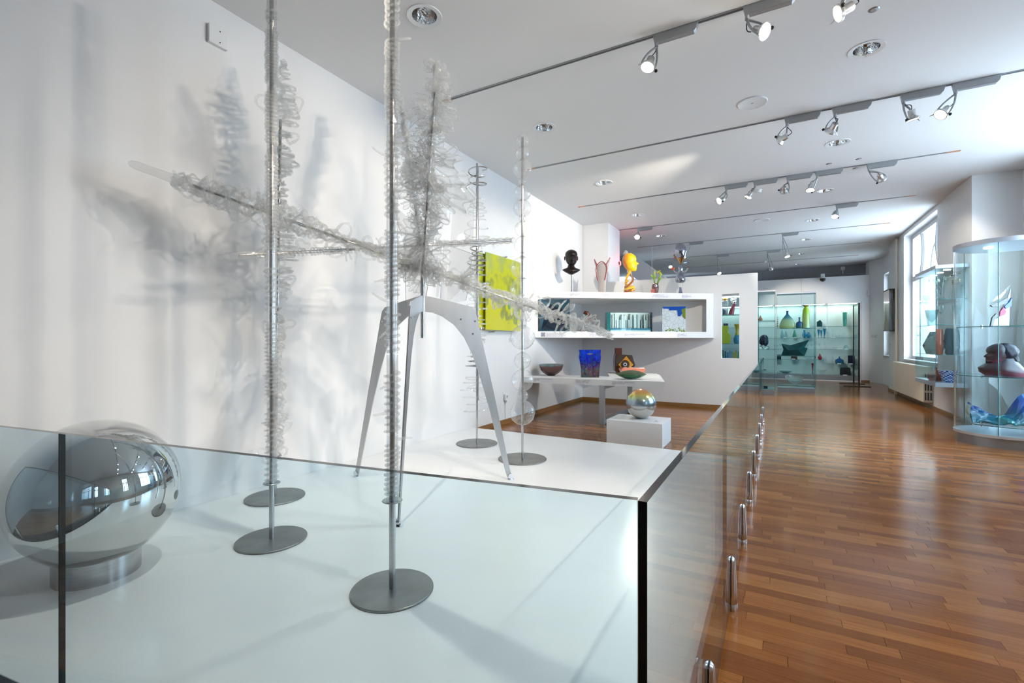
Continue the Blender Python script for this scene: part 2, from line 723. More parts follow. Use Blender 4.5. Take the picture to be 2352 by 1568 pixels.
# ceiling with round holes for the recessed lamps
DOWN = [(975, 37), (1250, 293), (1387, 420), (1465, 494), (1517, 542), (1990, 113), (1924, 328), (1893, 438), (1866, 506), (1851, 550), (1839, 583), (1833, 607), (1577, 603)]
DOWNP = [at_z(u, v, HC) for u, v in DOWN]
DR = 0.118
bm = bmesh.new()


def ring(pts):
    vs = [bm.verts.new(p) for p in pts]
    return [bm.edges.new((vs[i], vs[(i + 1) % len(vs)])) for i in range(len(vs))]


edges = ring([(-6.2, YB - 0.3, HC), (3.8, YB - 0.3, HC), (3.8, YF + 0.8, HC), (-6.2, YF + 0.8, HC)])
for p in DOWNP:
    edges += ring([(p.x + DR * math.cos(2 * math.pi * k / 24), p.y + DR * math.sin(2 * math.pi * k / 24), HC) for k in range(24)])
bmesh.ops.triangle_fill(bm, edges=edges, use_beauty=True)
bmesh.ops.delete(bm, geom=[f for f in bm.faces if any((f.calc_center_median() - p).length < DR * 0.97 for p in DOWNP)], context='FACES')
bmesh.ops.recalc_face_normals(bm, faces=bm.faces)
me = bpy.data.meshes.new('ceiling')
bm.to_mesh(me)
bm.free()
me.materials.append(M_CEIL)
ceil = bpy.data.objects.new('ceiling', me)
COL.objects.link(ceil)
tag(ceil, 'flat white plaster ceiling over the whole gallery', 'ceiling', kind='structure')

# walls
st('wall_left', bx(XL - 0.2, XL, YB - 0.2, 10.64, 0, HC), M_WALL, 'long white wall behind the glass sculptures', 'wall')
st('wall_left_pier', bx(-6.0, -3.37, 10.66, 11.6, 0, HC), M_WALL, 'white pier standing behind the low partition', 'wall')
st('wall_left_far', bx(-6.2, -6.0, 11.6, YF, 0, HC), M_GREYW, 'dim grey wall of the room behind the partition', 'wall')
st('wall_back', bx(XL, 3.8, YB - 0.2, YB, 0, HC), M_WALL, 'white wall behind the photographer', 'wall')

# partition with a slot
PY, PT, PH, PX1 = 10.64, 0.16, 2.785, -0.275
sx0 = at_y(1657, 750, PY).x
sx1 = at_y(1698, 750, PY).x
sz0 = at_y(1677, 823, PY).z
sz1 = at_y(1677, 674.5, PY).z
pm = MB()
xs = [XL, sx0, sx1, PX1]
zs = [0, sz0, sz1, PH]
vv = {}
for yy in (PY, PY + PT):
    for i, x in enumerate(xs):
        for k, z in enumerate(zs):
            vv[(yy, i, k)] = len(pm.v)
            pm.v.append(Vector((x, yy, z)))
for yy, flip in ((PY, False), (PY + PT, True)):
    for i in range(3):
        for k in range(3):
            if i == 1 and k == 1:
                continue
            q = [vv[(yy, i, k)], vv[(yy, i + 1, k)], vv[(yy, i + 1, k + 1)], vv[(yy, i, k + 1)]]
            pm.f.append(q[::-1] if flip else q)
            pm.m.append(0)


def bridge(a, b):
    pm.f.append([vv[(PY,) + a], vv[(PY + PT,) + a], vv[(PY + PT,) + b], vv[(PY,) + b]])
    pm.m.append(0)


for i in range(3):
    bridge((i, 0), (i + 1, 0))
    bridge((i + 1, 3), (i, 3))
for k in range(3):
    bridge((0, k + 1), (0, k))
    bridge((3, k), (3, k + 1))
for a, b in (((1, 1), (2, 1)), ((2, 1), (2, 2)), ((2, 2), (1, 2)), ((1, 2), (1, 1))):
    bridge(b, a)
st('wall_partition', pm, M_WALL, 'low white partition with a tall slot window behind the shelves', 'wall', smooth=0)

# right wall, far half, with its window niche
wr = MB()
Y0, Y1, Z0, Z1 = 12.5, 15.3, 0.95, 4.08
wr.box(XR, XR + 0.75, 10.62, Y0, 0, HC)
wr.box(XR, XR + 0.5, Y1, 17.06, 0, HC)
wr.box(XR, XR + 0.5, Y0, Y1, 0, Z0)
wr.box(XR, XR + 0.5, Y0, Y1, Z1, HC)
st('wall_right', wr, M_WALL, 'white outer wall with the tall window and radiator', 'wall', smooth=0)
wn = MB()
wx = 3.52
ys = sorted([(a, b, d) for x, a, b, c, d in WINDOWS if x > 3.6])
prev = YB
for a, b, zt in ys:
    wn.box(wx, wx + 0.35, prev, a, 0, HC)
    wn.box(wx, wx + 0.35, a, b, 0, 0.95)
    wn.box(wx, wx + 0.35, a, b, zt, HC)
    prev = b
wn.box(wx, wx + 0.35, prev, 10.62, 0, HC)
st('wall_right_near', wn, M_WALL, 'white window wall in the bay beside the rounded showcase', 'wall', smooth=0)
wf = MB()
wf.box(3.18, 3.6, 17.06, 18.2, 0, HC)
wf.box(3.18, 3.6, 19.4, 19.53, 0, HC)
wf.box(3.18, 3.6, 18.2, 19.4, 0, 0.95)
wf.box(3.18, 3.6, 18.2, 19.4, 3.6, HC)
wf.prism([(3.18, 19.53), (3.6, 19.53), (3.6, 20.9), (2.89, 20.9), (2.89, 20.1)], 0, HC)
st('wall_right_far', wf, M_WALL, 'white canted wall at the far right corner', 'wall', smooth=0)

# far wall: white panelling with a lit built-in showcase
SX0, SX1, SZ0, SZ1 = -3.2, at_y(1975.7, 694, YF).x, 0.235, 2.75
fw = MB()
fw.box(SX1, 2.9, YF, YF + 0.12, 0, 3.7)
fw.box(-6.0, SX0, YF, YF + 0.12, 0, 3.7)
fw.box(SX0, SX1, YF, YF + 0.12, SZ1, 3.7)
fw.box(SX0, SX1, YF, YF + 0.12, 0, 0.02)
st('wall_far', fw, M_WALL, 'white panelled wall around the lit showcase at the far end', 'wall', smooth=0)
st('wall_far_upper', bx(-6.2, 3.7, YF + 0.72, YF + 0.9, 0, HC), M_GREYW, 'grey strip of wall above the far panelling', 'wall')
for k, x in enumerate((SX1 + 0.03, 0.9)):
    st('trim_%d' % (k + 1), bx(x - 0.004, x + 0.004, YF - 0.003, YF, 0 if k == 0 else SZ1 + 0.04, 3.7 if k else 2.8), M_GREYW, ('thin dark joint beside the far showcase', 'thin dark joint in the panelling above the far showcase')[k], 'trim')

# baseboards
bb = [('left', bx(XL, XL + 0.025, 5.9, 10.6, 0, 0.075), 'narrow brown baseboard along the left wall'),
      ('partition', bx(XL, PX1, PY - 0.025, PY, 0, 0.075), 'narrow brown baseboard along the partition'),
      ('right', bx(XR - 0.02, XR, 10.6, 17.06, 0, 0.06), 'narrow brown baseboard under the radiator wall'),
      ('far', bx(2.66, 2.9, YF - 0.02, YF, 0, 0.06), 'narrow brown baseboard at the far corner')]
for n, m, l in bb:
    st('baseboard_' + n, m, M_BASEB, l, 'baseboard')
# stair soffit in the dim room behind
sf = MB()
p0 = at_y(1440, 575, 15.0)
p1 = at_y(1560, 660, 15.0)
sf.add([(p0.x, 15, p0.z), (p1.x, 15, p1.z), (p1.x, 15, p1.z - 0.7), (p0.x, 15, p0.z - 0.7), (p0.x, 16.4, p0.z), (p1.x, 16.4, p1.z), (p1.x, 16.4, p1.z - 0.7), (p0.x, 16.4, p0.z - 0.7)],
       [(0, 3, 2, 1), (4, 5, 6, 7), (0, 1, 5, 4), (2, 3, 7, 6), (1, 2, 6, 5), (0, 4, 7, 3)])
st('wall_stair', sf, M_WALL, 'sloping white underside of a stair behind the partition', 'wall', smooth=0)
st('wall_stair_post', bx(-3.9, -3.4, 16.6, 16.9, 0, 2.9), M_WALL, 'pale post in the dim room behind the partition', 'wall')


# windows
def window(idx, x, y0, y1, z0, z1, label, curved):
    w = tag(thing('window_%d' % idx, label, 'window', (x, (y0 + y1) / 2, z0)), kind='structure')
    tz = z0 + (z1 - z0) * 0.64
    f = MB()
    f.box(x - 0.05, x + 0.05, y0, y0 + 0.09, z0, z1)
    f.box(x - 0.05, x + 0.05, y1 - 0.09, y1, z0, z1)
    f.box(x - 0.05, x + 0.05, y0 + 0.09, y1 - 0.09, z0, z0 + 0.09)
    f.box(x - 0.05, x + 0.05, y0 + 0.09, y1 - 0.09, z1 - 0.09, z1)
    f.obj('window_frame', M_FRAMEW, w, smooth=0)
    bx(x - 0.06, x + 0.06, y0 + 0.09, y1 - 0.09, tz - 0.05, tz + 0.07).obj('transom', M_FRAMEW, w, smooth=0)
    ys_ = [y0 + (y1 - y0) * q for q in (0.27, 0.73)]
    for k, yy in enumerate(ys_):
        bx(x - 0.05, x + 0.05, yy - 0.05, yy + 0.05, z0 + 0.09, tz - 0.05).obj('mullion', M_FRAMEW, w, smooth=0)
        sgn = 1 if k == 0 else -1
        pts = []
        for i in range(15):
            q = i / 14
            dy = -0.16 * math.sin(q * math.pi) * (1 if q < 0.5 else 1) + 0.10 * (1 - q) if curved else 0
            pts.append((x, yy - sgn * dy, tz + 0.05 + (z1 - tz - 0.12) * q))
        MB().tube(pts, 0.05, 6).obj('curved_mullion', M_FRAMEW, w)
    arch = []
    yc = (y0 + y1) / 2
    for i in range(19):
        a = math.pi * i / 18
        arch.append((x + 0.16, yc + (y1 - y0) * 0.22 * math.cos(a), tz + 0.1 + (z1 - tz) * 0.62 * math.sin(a) ** 0.8))
    MB().tube(arch, 0.035, 6).obj('outer_arch', M_FRAMEW, w)
    bx(x - 0.003, x + 0.003, y0 + 0.09, y1 - 0.09, z0 + 0.09, tz - 0.05).obj('pane', M_WPANE, w, smooth=0)
    bx(x - 0.003, x + 0.003, y0 + 0.09, y1 - 0.09, tz + 0.07, z1 - 0.09).obj('pane', M_WPANE, w, smooth=0)
    return w


WLAB = ['tall white window in the near bay behind the photographer', 'tall white window in the bay beside the rounded showcase', 'tall white window with curved upper bars above the radiator', 'narrow bright window in the far right niche', 'rearmost white window of the bay']
for k, (x, a, b, c, d) in enumerate(WINDOWS):
    w = window(k + 1, x, a, b, c, d, WLAB[k], True)
    if k == 2:
        bx(XR - 0.05, x - 0.02, a - 0.04, b + 0.04, 0.93, 0.965).obj('window_sill', M_FRAMEW, w, smooth=0)
        h = MB()
        yy = a + (b - a) * 0.73
        h.tube([(x - 0.07, yy, 1.55), (x - 0.10, yy, 1.55), (x - 0.10, yy - 0.09, 1.54)], 0.008, 6)
        h.obj('window_handle', M_STEEL, w)
    if k == 3:
        bx(3.14, x - 0.02, a, b, 0.92, 0.955).obj('window_sill', M_FRAMEW, w, smooth=0)

# ================================================================== platform and glass railing
plat = MB()
plat.prism([(XL + 0.003, 0.42), (-0.28, 0.98), (-0.27, 5.85), (XL + 0.003, 5.9)], 0, 0.10)
tag(plat.obj('display_platform', M_PLAT, bevel=0.003), 'low white lacquered platform carrying the clear glass sculptures', 'platform')


def rail_x(y):
    return -0.20 + 0.0057 * (y - 2.7)


rail = thing('glass_railing', 'frameless glass railing with steel clamps around the white platform', 'railing', (rail_x(0.87), 0.87, 0))
RH = 1.105


def glass_panel(a, b, th=0.017, z0=0.03, z1=RH):
    a = Vector(a)
    b = Vector(b)
    d = (b - a).normalized()
    n = Vector((-d.y, d.x)) * th / 2
    m = MB()
    P = [a - n, b - n, b + n, a + n]
    m.add([(p.x, p.y, z) for z in (z0, z1) for p in P], [(0, 1, 5, 4), (2, 3, 7, 6)], 0)
    q = len(m.v) - 8
    for f in ((3, 2, 1, 0), (4, 5, 6, 7), (1, 2, 6, 5), (3, 0, 4, 7)):
        m.f.append([q + i for i in f])
        m.m.append(1)
    m.obj('glass_panel', [M_RAIL, M_EDGE], rail, smooth=0)


joints = [0.87, 2.44, 4.27, 6.25, 8.1, 9.75]
for a, b in zip(joints, joints[1:]):
    glass_panel((rail_x(a + 0.002), a + 0.002), (rail_x(b - 0.002), b - 0.002))
A, B, Cc = Vector((-0.222, 0.882)), Vector((-2.0, 0.612)), Vector((-3.98, 0.31))
dd = (B - A).normalized()
glass_panel(A, B - dd * 0.0015)
glass_panel(B + dd * 0.0015, Cc)


def clamp(x, y, ang, lab):
    """bullet-shaped clamp split by the glass"""
    prof = [(0.038, 0.0), (0.038, 0.03), (0.0365, 0.032), (0.0365, 0.036), (0.038, 0.038), (0.036, 0.1), (0.031, 0.2), (0.028, 0.25), (0.025, 0.262), (0.018, 0.27), (0.0118, 0.272)]
    root = MB().box(x - 0.009, x + 0.009, y - 0.022, y + 0.022, 0.0, 0.07).xf(Matrix()).obj('clamp', M_CHROME, rail, smooth=0)
    for sgn in (1, -1):
        m = MB()
        n = 14
        rows = []
        for r, z in prof:
            rowv = []
            w = 0.0115
            for j in range(n + 1):
                a = -math.pi / 2 + math.pi * j / n
                px = max(math.cos(a) * r, w)
                py = math.sin(a) * r
                rowv.append((sgn * max(px, w), py, z))
            rows.append(rowv)
        k = n + 1
        vs = [p for rw in rows for p in rw]
        fs = []
        for i in range(len(rows) - 1):
            for j in range(n):
                f = (i * k + j, i * k + j + 1, (i + 1) * k + j + 1, (i + 1) * k + j)
                fs.append(f if sgn > 0 else f[::-1])
            f = (i * k, (i + 1) * k, (i + 1) * k + n, i * k + n)
            fs.append(f if sgn > 0 else f[::-1])
        m.add(vs, fs)
        m.xf(Matrix.Translation((x, y, 0)) @ Matrix.Rotation(ang, 4, 'Z'))
        m.obj('clamp_shell', M_SATIN, root, smooth=50)
    g = MB()
    g.box(-0.0117, 0.0117, -0.0345, 0.0345, 0.07, 0.20)
    g.box(-0.0117, 0.0117, -0.0275, 0.0275, 0.20, 0.262)
    g.xf(Matrix.Translation((x, y, 0)) @ Matrix.Rotation(ang, 4, 'Z'))
    g.obj('gasket', M_RUBBER, root, smooth=0)


for y in (1.78, 2.71, 3.62, 4.56, 5.46, 6.43, 7.38, 8.26, 9.2):
    clamp(rail_x(y), y, 0, y)
for q in (0.12, 0.5, 0.86):
    p = A.lerp(B, q)
    clamp(p.x, p.y, math.atan2(dd.y, dd.x) + R(90), q)
for q in (0.45, 0.8):
    p = B.lerp(Cc, q)
    clamp(p.x, p.y, math.atan2(dd.y, dd.x) + R(90), q)

# ================================================================== mirrored sphere
PZ = 0.10
sp = Vector((-3.31, 1.165, PZ))
sph = thing('mirror_sphere', 'large mirrored glass sphere on a low round steel ring', 'sculpture', sp)
MB().ball((sp.x, sp.y, 0.562), 0.383, 64, 40, (1, 1, 1.035)).obj('mirror_ball', M_MIRROR, sph, smooth=60)
MB().lathe([(0.193, 0), (0.193, 0.155), (0.185, 0.155), (0.185, 0.0)], 64, sp, ring=True).obj('ring_base', M_STEEL, sph, smooth=40)

# ================================================================== glass makers
def helix(c, z0, z1, r, pitch, rt, seed, n=14, wob=0.15):
    rg = random.Random(seed)
    turns = (z1 - z0) / pitch
    k = max(6, int(turns * n))
    pts = []
    ph = rg.random() * 6
    o1, o2 = rg.random() * 10, rg.random() * 10
    for i in range(k + 1):
        q = i / k
        a = ph + 2 * math.pi * turns * q
        rr = r * (1 + wob * math.sin(q * turns * 1.7 + o1) + wob * 0.6 * math.sin(q * turns * 0.63 + o2))
        pts.append((c[0] + rr * math.cos(a), c[1] + rr * math.sin(a), z0 + (z1 - z0) * q))
    return MB().tube(pts, rt, 6)


def frame(ax):
    ax = ax.normalized()
    e1 = ax.orthogonal().normalized()
    return ax, e1, ax.cross(e1)


def strand(p0, p1, rfun, turns, rt, seed, n=90):
    """glass thread wandering round a rod from p0 to p1"""
    rg = random.Random(seed)
    ax, e1, e2 = frame(Vector(p1) - Vector(p0))
    L = (Vector(p1) - Vector(p0)).length
    ph = rg.random() * 6.28
    o = Vector((rg.random() * 50, rg.random() * 50, 0))
    pts, rs = [], []
    for i in range(n + 1):
        q = i / n
        w = noise.noise(Vector((q * L * 9, 0, 0)) + o)
        w2 = noise.noise(Vector((q * L * 14, 7, 3)) + o)
        a = ph + 2 * math.pi * turns * q + 2.2 * w2
        rr = max(0.012, rfun(q) * (0.75 + 0.75 * w))
        pts.append(Vector(p0) + ax * (q * L + 0.02 * w2) + (e1 * math.cos(a) + e2 * math.sin(a)) * rr)
        rs.append(rt * (0.75 + 0.5 * abs(w2) + 0.3 * w))
    return MB().tube(pts, [max(0.003, x) for x in rs], 6)


def loop_curl(base, out, up, size, rt, seed):
    """closed lacy loop of glass standing off a rod"""
    rg = random.Random(seed)
    out = out.normalized()
    side = out.cross(up).normalized()
    pts = []
    for i in range(22):
        a = 2 * math.pi * i / 22
        s1 = size * (1 + 0.25 * math.sin(2 * a + rg.random() * 0.2 + seed))
        pts.append(Vector(base) + out * (s1 * (1 - math.cos(a)) * 0.55) + up * (s1 * 0.62 * math.sin(a)) + side * (0.2 * size * math.sin(2 * a + seed)))
    return MB().tube(pts, [rt * (0.8 + 0.5 * abs(math.sin(k * 0.9 + seed))) for k in range(22)], 7, closed=True)


def horn(base, out, up, ln, rt, seed):
    """curved glass finger"""
    rg = random.Random(seed)
    c = rg.uniform(-0.5, 0.7)
    pts, rs = [], []
    for i in range(11):
        q = i / 10
        pts.append(Vector(base) + out * (ln * q) + up * (ln * c * q * q))
        rs.append(rt * (1.15 - 0.55 * q + (0.25 if i == 9 else 0)))
    rs[-1] = rt * 0.3
    return MB().tube(pts, rs, 7)


def petal_mesh(seed, L=0.17, spread=1.15, ribs=7):
    rg = random.Random(seed)
    am = rg.uniform(0.08, 0.12)
    cv = rg.uniform(0.1, 0.5)
    ph = rg.random() * 6

    def fn(u, v):
        a = (v - 0.5) * 2 * spread
        ll = L * (0.25 + 0.75 * (1 - abs(v - 0.5) * 0.6)) * (1 + 0.14 * math.sin(ribs * 2 * a + ph))
        r = 0.008 + ll * u
        w = am * L * u * math.sin(ribs * a * 1.5 + ph) + cv * L * u * u
        return (r * math.cos(a), r * math.sin(a), w)
    m = MB().sheet(fn, 8, 40, 0.004)
    k = max(4, ribs - 2)
    for i in range(k):                      # pressed ribs and rolled rim
        v = 0.06 + 0.88 * i / (k - 1)
        m.tube([fn(u / 6, v) for u in range(7)], [0.0032 + 0.0028 * u / 6 for u in range(7)], 5, 1)
    m.tube([fn(1.0, j / 26) for j in range(27)], 0.0055, 5, 1)
    return m


PETALS = [petal_mesh(s, L, sp_, rb).mesh('glass_petal', [M_PETAL, M_GLASS], 60) for s, L, sp_, rb in ((1, 0.19, 0.95, 7), (2, 0.17, 1.1, 8), (3, 0.22, 0.75, 6), (4, 0.15, 1.3, 7), (5, 0.24, 0.6, 6))]


def put(mesh, name, parent, pos, zdir, xdir, scale=1.0):
    """places shared mesh data: local X along xdir, Z near zdir"""
    x = xdir.normalized()
    z = (zdir - x * zdir.dot(x))
    z = z.normalized() if z.length > 1e-6 else x.orthogonal().normalized()
    yv = z.cross(x)
    o = bpy.data.objects.new(name, mesh)
    M = Matrix((x, yv, z)).transposed().to_4x4()
    o.matrix_basis = Matrix.Translation(Vector(pos) - WL[parent.name]) @ M @ Matrix.Scale(scale, 4)
    COL.objects.link(o)
    o.parent = parent
    WL[o.name] = Vector(pos)
    return o


# ================================================================== three tall poles wound with glass
def disc(c, r, parent, name='base_plate', h=0.012, mat=None):
    return MB().lathe([(0, 0), (r - 0.003, 0), (r, 0.003), (r, h - 0.003), (r - 0.003, h), (0, h)], 64, c).obj(name, mat or M_PLATE, parent)


def coil_pole(label, base, rbase, zcollar, ztop, seed, curl_n, sections):
    t = thing('glass_coil_pole', label, 'sculpture', base, group='tall poles wound with clear glass')
    x, y = base.x, base.y
    disc(base, rbase, t)
    MB().tube([(x, y, PZ + 0.01), (x, y, zcollar + 0.03)], 0.0165, 16).obj('lower_pole', M_STEEL, t)
    disc(Vector((x, y, zcollar)), 0.053, t, 'collar', 0.008, M_STEEL)
    MB().tube([(x, y, zcollar), (x, y, ztop)], 0.0135, 16).obj('pole', M_ROD, t)
    rg = random.Random(seed)
    z = zcollar + 0.012
    k = 0
    while z < ztop - 0.05:
        ln = rg.choice(sections)
        z1 = min(z + ln, ztop)
        MB().lathe([(0.030, z), (0.030, z1 - 0.006), (0.027, z1 - 0.006), (0.027, z)], 20, (x, y, 0), ring=True).obj('glass_sleeve', M_GLASST, t)
        gap = rg.uniform(0.0, 0.10)
        if z1 - z > 0.16:
            helix((x, y), z + 0.01, z1 - gap, 0.0355, rg.choice((0.021, 0.025, 0.03, 0.036)), 0.0068, seed * 31 + k, 14, 0.07).obj('glass_coil', M_GLASS, t)
        k += 1
        z = z1
    for i in range(curl_n):
        zz = zcollar + (ztop - zcollar) * (i + rg.random()) / curl_n
        a = rg.choice((YAW + R(180), YAW, YAW + R(150))) + rg.uniform(-0.5, 0.5)
        o = Vector((math.cos(a), math.sin(a), rg.uniform(-0.3, 0.3)))
        horn(Vector((x, y, zz)) + o * 0.03, o, Vector((0, 0, rg.choice((1, -1)))), rg.uniform(0.05, 0.085), 0.0075, seed + i * 7).obj('glass_finger', M_GLASS, t)
    return t


b1 = at_z(901, 1355, PZ)
coil_pole('tall steel pole wound with clear glass rings, nearest the railing', b1, 0.212, 0.565, 3.67, 3, 17, (0.28, 0.34, 0.42, 0.5))
b2 = at_z(624, 1240, PZ)
coil_pole('tall steel pole wound with clear glass rings, left of the tripod', b2, 0.215, 0.47, 3.67, 11, 3, (0.4, 0.55, 0.7))

# third pole: lacy clumps
b3 = at_z(632, 1142, PZ)
t3 = thing('lacy_glass_pole', 'tall pole with lacy clumps of clear glass, closest to the wall', 'sculpture', b3)
disc(b3, 0.23, t3)
MB().tube([b3 + Vector((0, 0, 0.01)), b3 + Vector((0, 0, 0.4))], 0.014, 14).obj('lower_pole', M_STEEL, t3)
disc(Vector((b3.x, b3.y, 0.44)), 0.05, t3, 'collar', 0.008, M_STEEL)
p3a = Vector((b3.x, b3.y, 0.44))
p3b = at_t(644, 275, depth(b3) - 0.02)
MB().tube([p3a, p3b], 0.0125, 14).obj('pole', M_ROD, t3)
ptop = at_t(652, 142, depth(b3) - 0.02)
clumps = [(0.0, 0.24, 0.075), (0.25, 0.38, 0.06), (0.40, 0.60, 0.115), (0.61, 0.70, 0.05), (0.715, 0.79, 0.10), (0.80, 1.0, 0.13)]
ax3 = ptop - p3a
for k, (a, b, r) in enumerate(clumps):
    for j in range(6):
        A3 = p3a + ax3 * a
        B3 = p3a + ax3 * b
        strand(A3, B3, lambda q, r=r, b=b: r * (0.55 + 0.65 * math.sin(math.pi * min(1, q * 1.05))) * (1 - (0.55 * q if b == 1.0 else 0)), max(1.2, (b - a) * 22 + j * 0.6), 0.0085, 100 + k * 11 + j, 80).obj('glass_strand', M_GLASS, t3)
rg = random.Random(5)
for i in range(26):
    q = rg.random() * 0.93
    a = rg.random() * 6.28
    o = Vector((math.cos(a), math.sin(a), 0.1))
    s = rg.uniform(0.06, 0.14)
    loop_curl(p3a + ax3 * q + o * 0.03, o, Vector((0, 0, 1)), s, 0.0085, i).obj('glass_loop', M_GLASS, t3)
MB().ball(ptop - Vector((0, 0, 0.02)), 0.035, 12, 10, (0.6, 0.6, 1.3)).obj('glass_tip', M_GLASS, t3)

# ================================================================== star of glass rods on a tripod
TC = Vector((-2.67, 3.19, PZ))
jack = thing('tripod_glass_star', 'star of glass covered rods and fans on a three bladed steel tripod', 'sculpture', TC)
feet = [at_z(818, 1093, PZ), at_z(915, 1207, PZ), at_z(1172, 1100, PZ)]
OUT = [(0.015, 1.80), (0.08, 1.79), (0.25, 1.755), (0.43, 1.715), (0.465, 1.68), (0.49, 1.58), (0.53, 1.40), (0.64, 0.92), (0.80, 0.17), (0.815, 0.125)]
INN = [(0.77, 0.125), (0.755, 0.17), (0.59, 0.80), (0.50, 1.10), (0.43, 1.30), (0.36, 1.44), (0.27, 1.55), (0.17, 1.62), (0.08, 1.655), (0.015, 1.66)]
for k, f in enumerate(feet):
    d = Vector((f.x - TC.x, f.y - TC.y, 0))
    L = d.length
    d.normalize()
    n = Vector((-d.y, d.x, 0))
    s = L / 0.80
    m = MB()
    poly = [(r * s if r > 0.05 else r, z) for r, z in OUT + INN]
    N_ = len(poly)
    for sg in (-0.005, 0.005):
        m.v += [Vector((TC.x, TC.y, 0)) + d * r + n * sg + Vector((0, 0, z)) for r, z in poly]
    m.f += [list(range(N_)), list(range(2 * N_ - 1, N_ - 1, -1))]
    m.f += [[i, i + N_, (i + 1) % N_ + N_, (i + 1) % N_] for i in range(N_)]
    m.m += [0] * len(m.f)
    leg = m.obj('leg', M_BLADE, jack, smooth=20)
    for r, z in ((0.33, 1.60), (0.46, 1.585), (0.44, 1.47)):
        c = Vector((TC.x, TC.y, z)) + d * (r * s)
        MB().tube([c - n * 0.008, c + n * 0.008], 0.009, 10).obj('bolt', M_CHROME, leg)
    c = Vector((f.x, f.y, PZ))
    MB().lathe([(0.036, 0), (0.036, 0.004), (0.0, 0.006)], 20, c).obj('foot', M_CHROME, leg)
    MB().tube([c + Vector((0, 0, 0.028)) - n * 0.012, c + Vector((0, 0, 0.028)) + n * 0.012], 0.026, 18).obj('hinge', M_CHROME, leg)
MB().tube([(TC.x, TC.y, 1.43), (TC.x, TC.y, 2.12)], 0.019, 18).obj('hub_post', M_ROD, jack)

ARMS = {
    'A': (at_t(300, 375, 3.1), at_t(1405, 772, 5.15)),
    'B': (at_t(512, 589, 3.3), at_t(1192, 551, 5.2)),
    'C': (Vector((TC.x, TC.y, 2.06)), at_t(1004, 140, 3.62)),
    'D': (Vector((TC.x, TC.y, 2.1)), at_t(920, 232, 4.5)),
}
for nm, (a, b) in ARMS.items():
    d = (b - a).normalized()
    L = (b - a).length
    trim0 = 0.22 * (nm == 'A') + 0.10 * (nm == 'B')
    trim1 = 0.16 if nm in 'AC' else 0.12
    MB().tube([a + d * (trim0 * 1.6 if nm == 'A' else trim0), b - d * trim1], 0.0125, 14).obj('rod', M_ROD, jack)
arm = ARMS['A']


def rA(q):
    if q < 0.32:
        return 0.03 + 0.085 * math.sin(math.pi * min(1, (q + 0.02) / 0.30)) ** 0.7 if q < 0.28 else 0.04
    if q < 0.55:
        return 0.05 + 0.03 * math.sin((q - 0.34) * 30) ** 2
    return 0.062 if q < 0.9 else 0.04


for j in range(15):
    strand(arm[0].lerp(arm[1], 0.055), arm[1], rA, 4 + 1.0 * j, 0.0085, 300 + j, 300).obj('glass_strand', M_GLASS, jack)
dA = (arm[1] - arm[0]).normalized()
MB().tube([arm[0] - dA * 0.012, arm[0], arm[0] + dA * 0.03, arm[0] + dA * 0.12, arm[0] + dA * 0.25, arm[0] + dA * 0.42], [0.008, 0.02, 0.028, 0.028, 0.034, 0.04], 14).obj('glass_tip', M_GLASS, jack)
MB().tube([arm[1] - dA * 0.2, arm[1] - dA * 0.03, arm[1]], [0.018, 0.024, 0.012], 12).obj('glass_tip', M_GLASS, jack)
rg = random.Random(21)
ax, e1, e2 = frame(dA)
LA = (arm[1] - arm[0]).length
for i in range(60):
    q = rg.choice((rg.uniform(0.1, 0.36), rg.uniform(0.55, 0.95), rg.uniform(0.36, 0.6)))
    a = rg.random() * 6.28
    o = e1 * math.cos(a) + e2 * math.sin(a)
    base = arm[0].lerp(arm[1], q) + o * 0.03
    if i % 3:
        loop_curl(base, o, dA, rg.uniform(0.05, 0.125), 0.0095, i + 40).obj('glass_loop', M_GLASS, jack)
    else:
        horn(base, o, dA, rg.uniform(0.10, 0.19), 0.013, i).obj('glass_finger', M_GLASS, jack)
for i in range(12):
    q = rg.uniform(0.50, 0.93)
    a = rg.random() * 6.28
    o = e1 * math.cos(a) + e2 * math.sin(a)
    put(PETALS[i % 5], 'glass_petal', jack, arm[0].lerp(arm[1], q), dA, o, rg.uniform(0.5, 0.9))
# arm B: tight rings and small fingers
arm = ARMS['B']
dB = (arm[1] - arm[0]).normalized()
axb, f1, f2 = frame(dB)
LB = (arm[1] - arm[0]).length
for j, (a, b, p) in enumerate(((0.07, 0.20, 0.03), (0.21, 0.30, 0.024), (0.31, 0.46, 0.034), (0.62, 0.97, 0.021))):
    k = int(LB * (b - a) / p * 12)
    pts = []
    for i in range(k):
        q = a + (b - a) * i / k
        an = 2 * math.pi * i / 12
        rr = 0.027 * (1 + 0.15 * math.sin(i * 0.11))
        pts.append(arm[0].lerp(arm[1], q) + (f1 * math.cos(an) + f2 * math.sin(an)) * rr)
    MB().tube(pts, 0.0072, 6).obj('glass_coil', M_GLASS, jack)
MB().tube([arm[0], arm[0] + dB * 0.03, arm[0] + dB * 0.16, arm[0] + dB * 0.3], [0.012, 0.026, 0.03, 0.026], 14).obj('glass_tip', M_GLASS, jack)
for i in range(26):
    q = rg.uniform(0.1, 0.97)
    a = rg.random() * 6.28
    o = f1 * math.cos(a) + f2 * math.sin(a)
    base = arm[0].lerp(arm[1], q) + o * 0.02
    if q < 0.3:
        loop_curl(base, o, dB, rg.uniform(0.05, 0.08), 0.009, i + 90).obj('glass_loop', M_GLASS, jack)
    else:
        horn(base, o, dB, rg.uniform(0.05, 0.1), 0.0085, i + 5).obj('glass_finger', M_GLASS, jack)
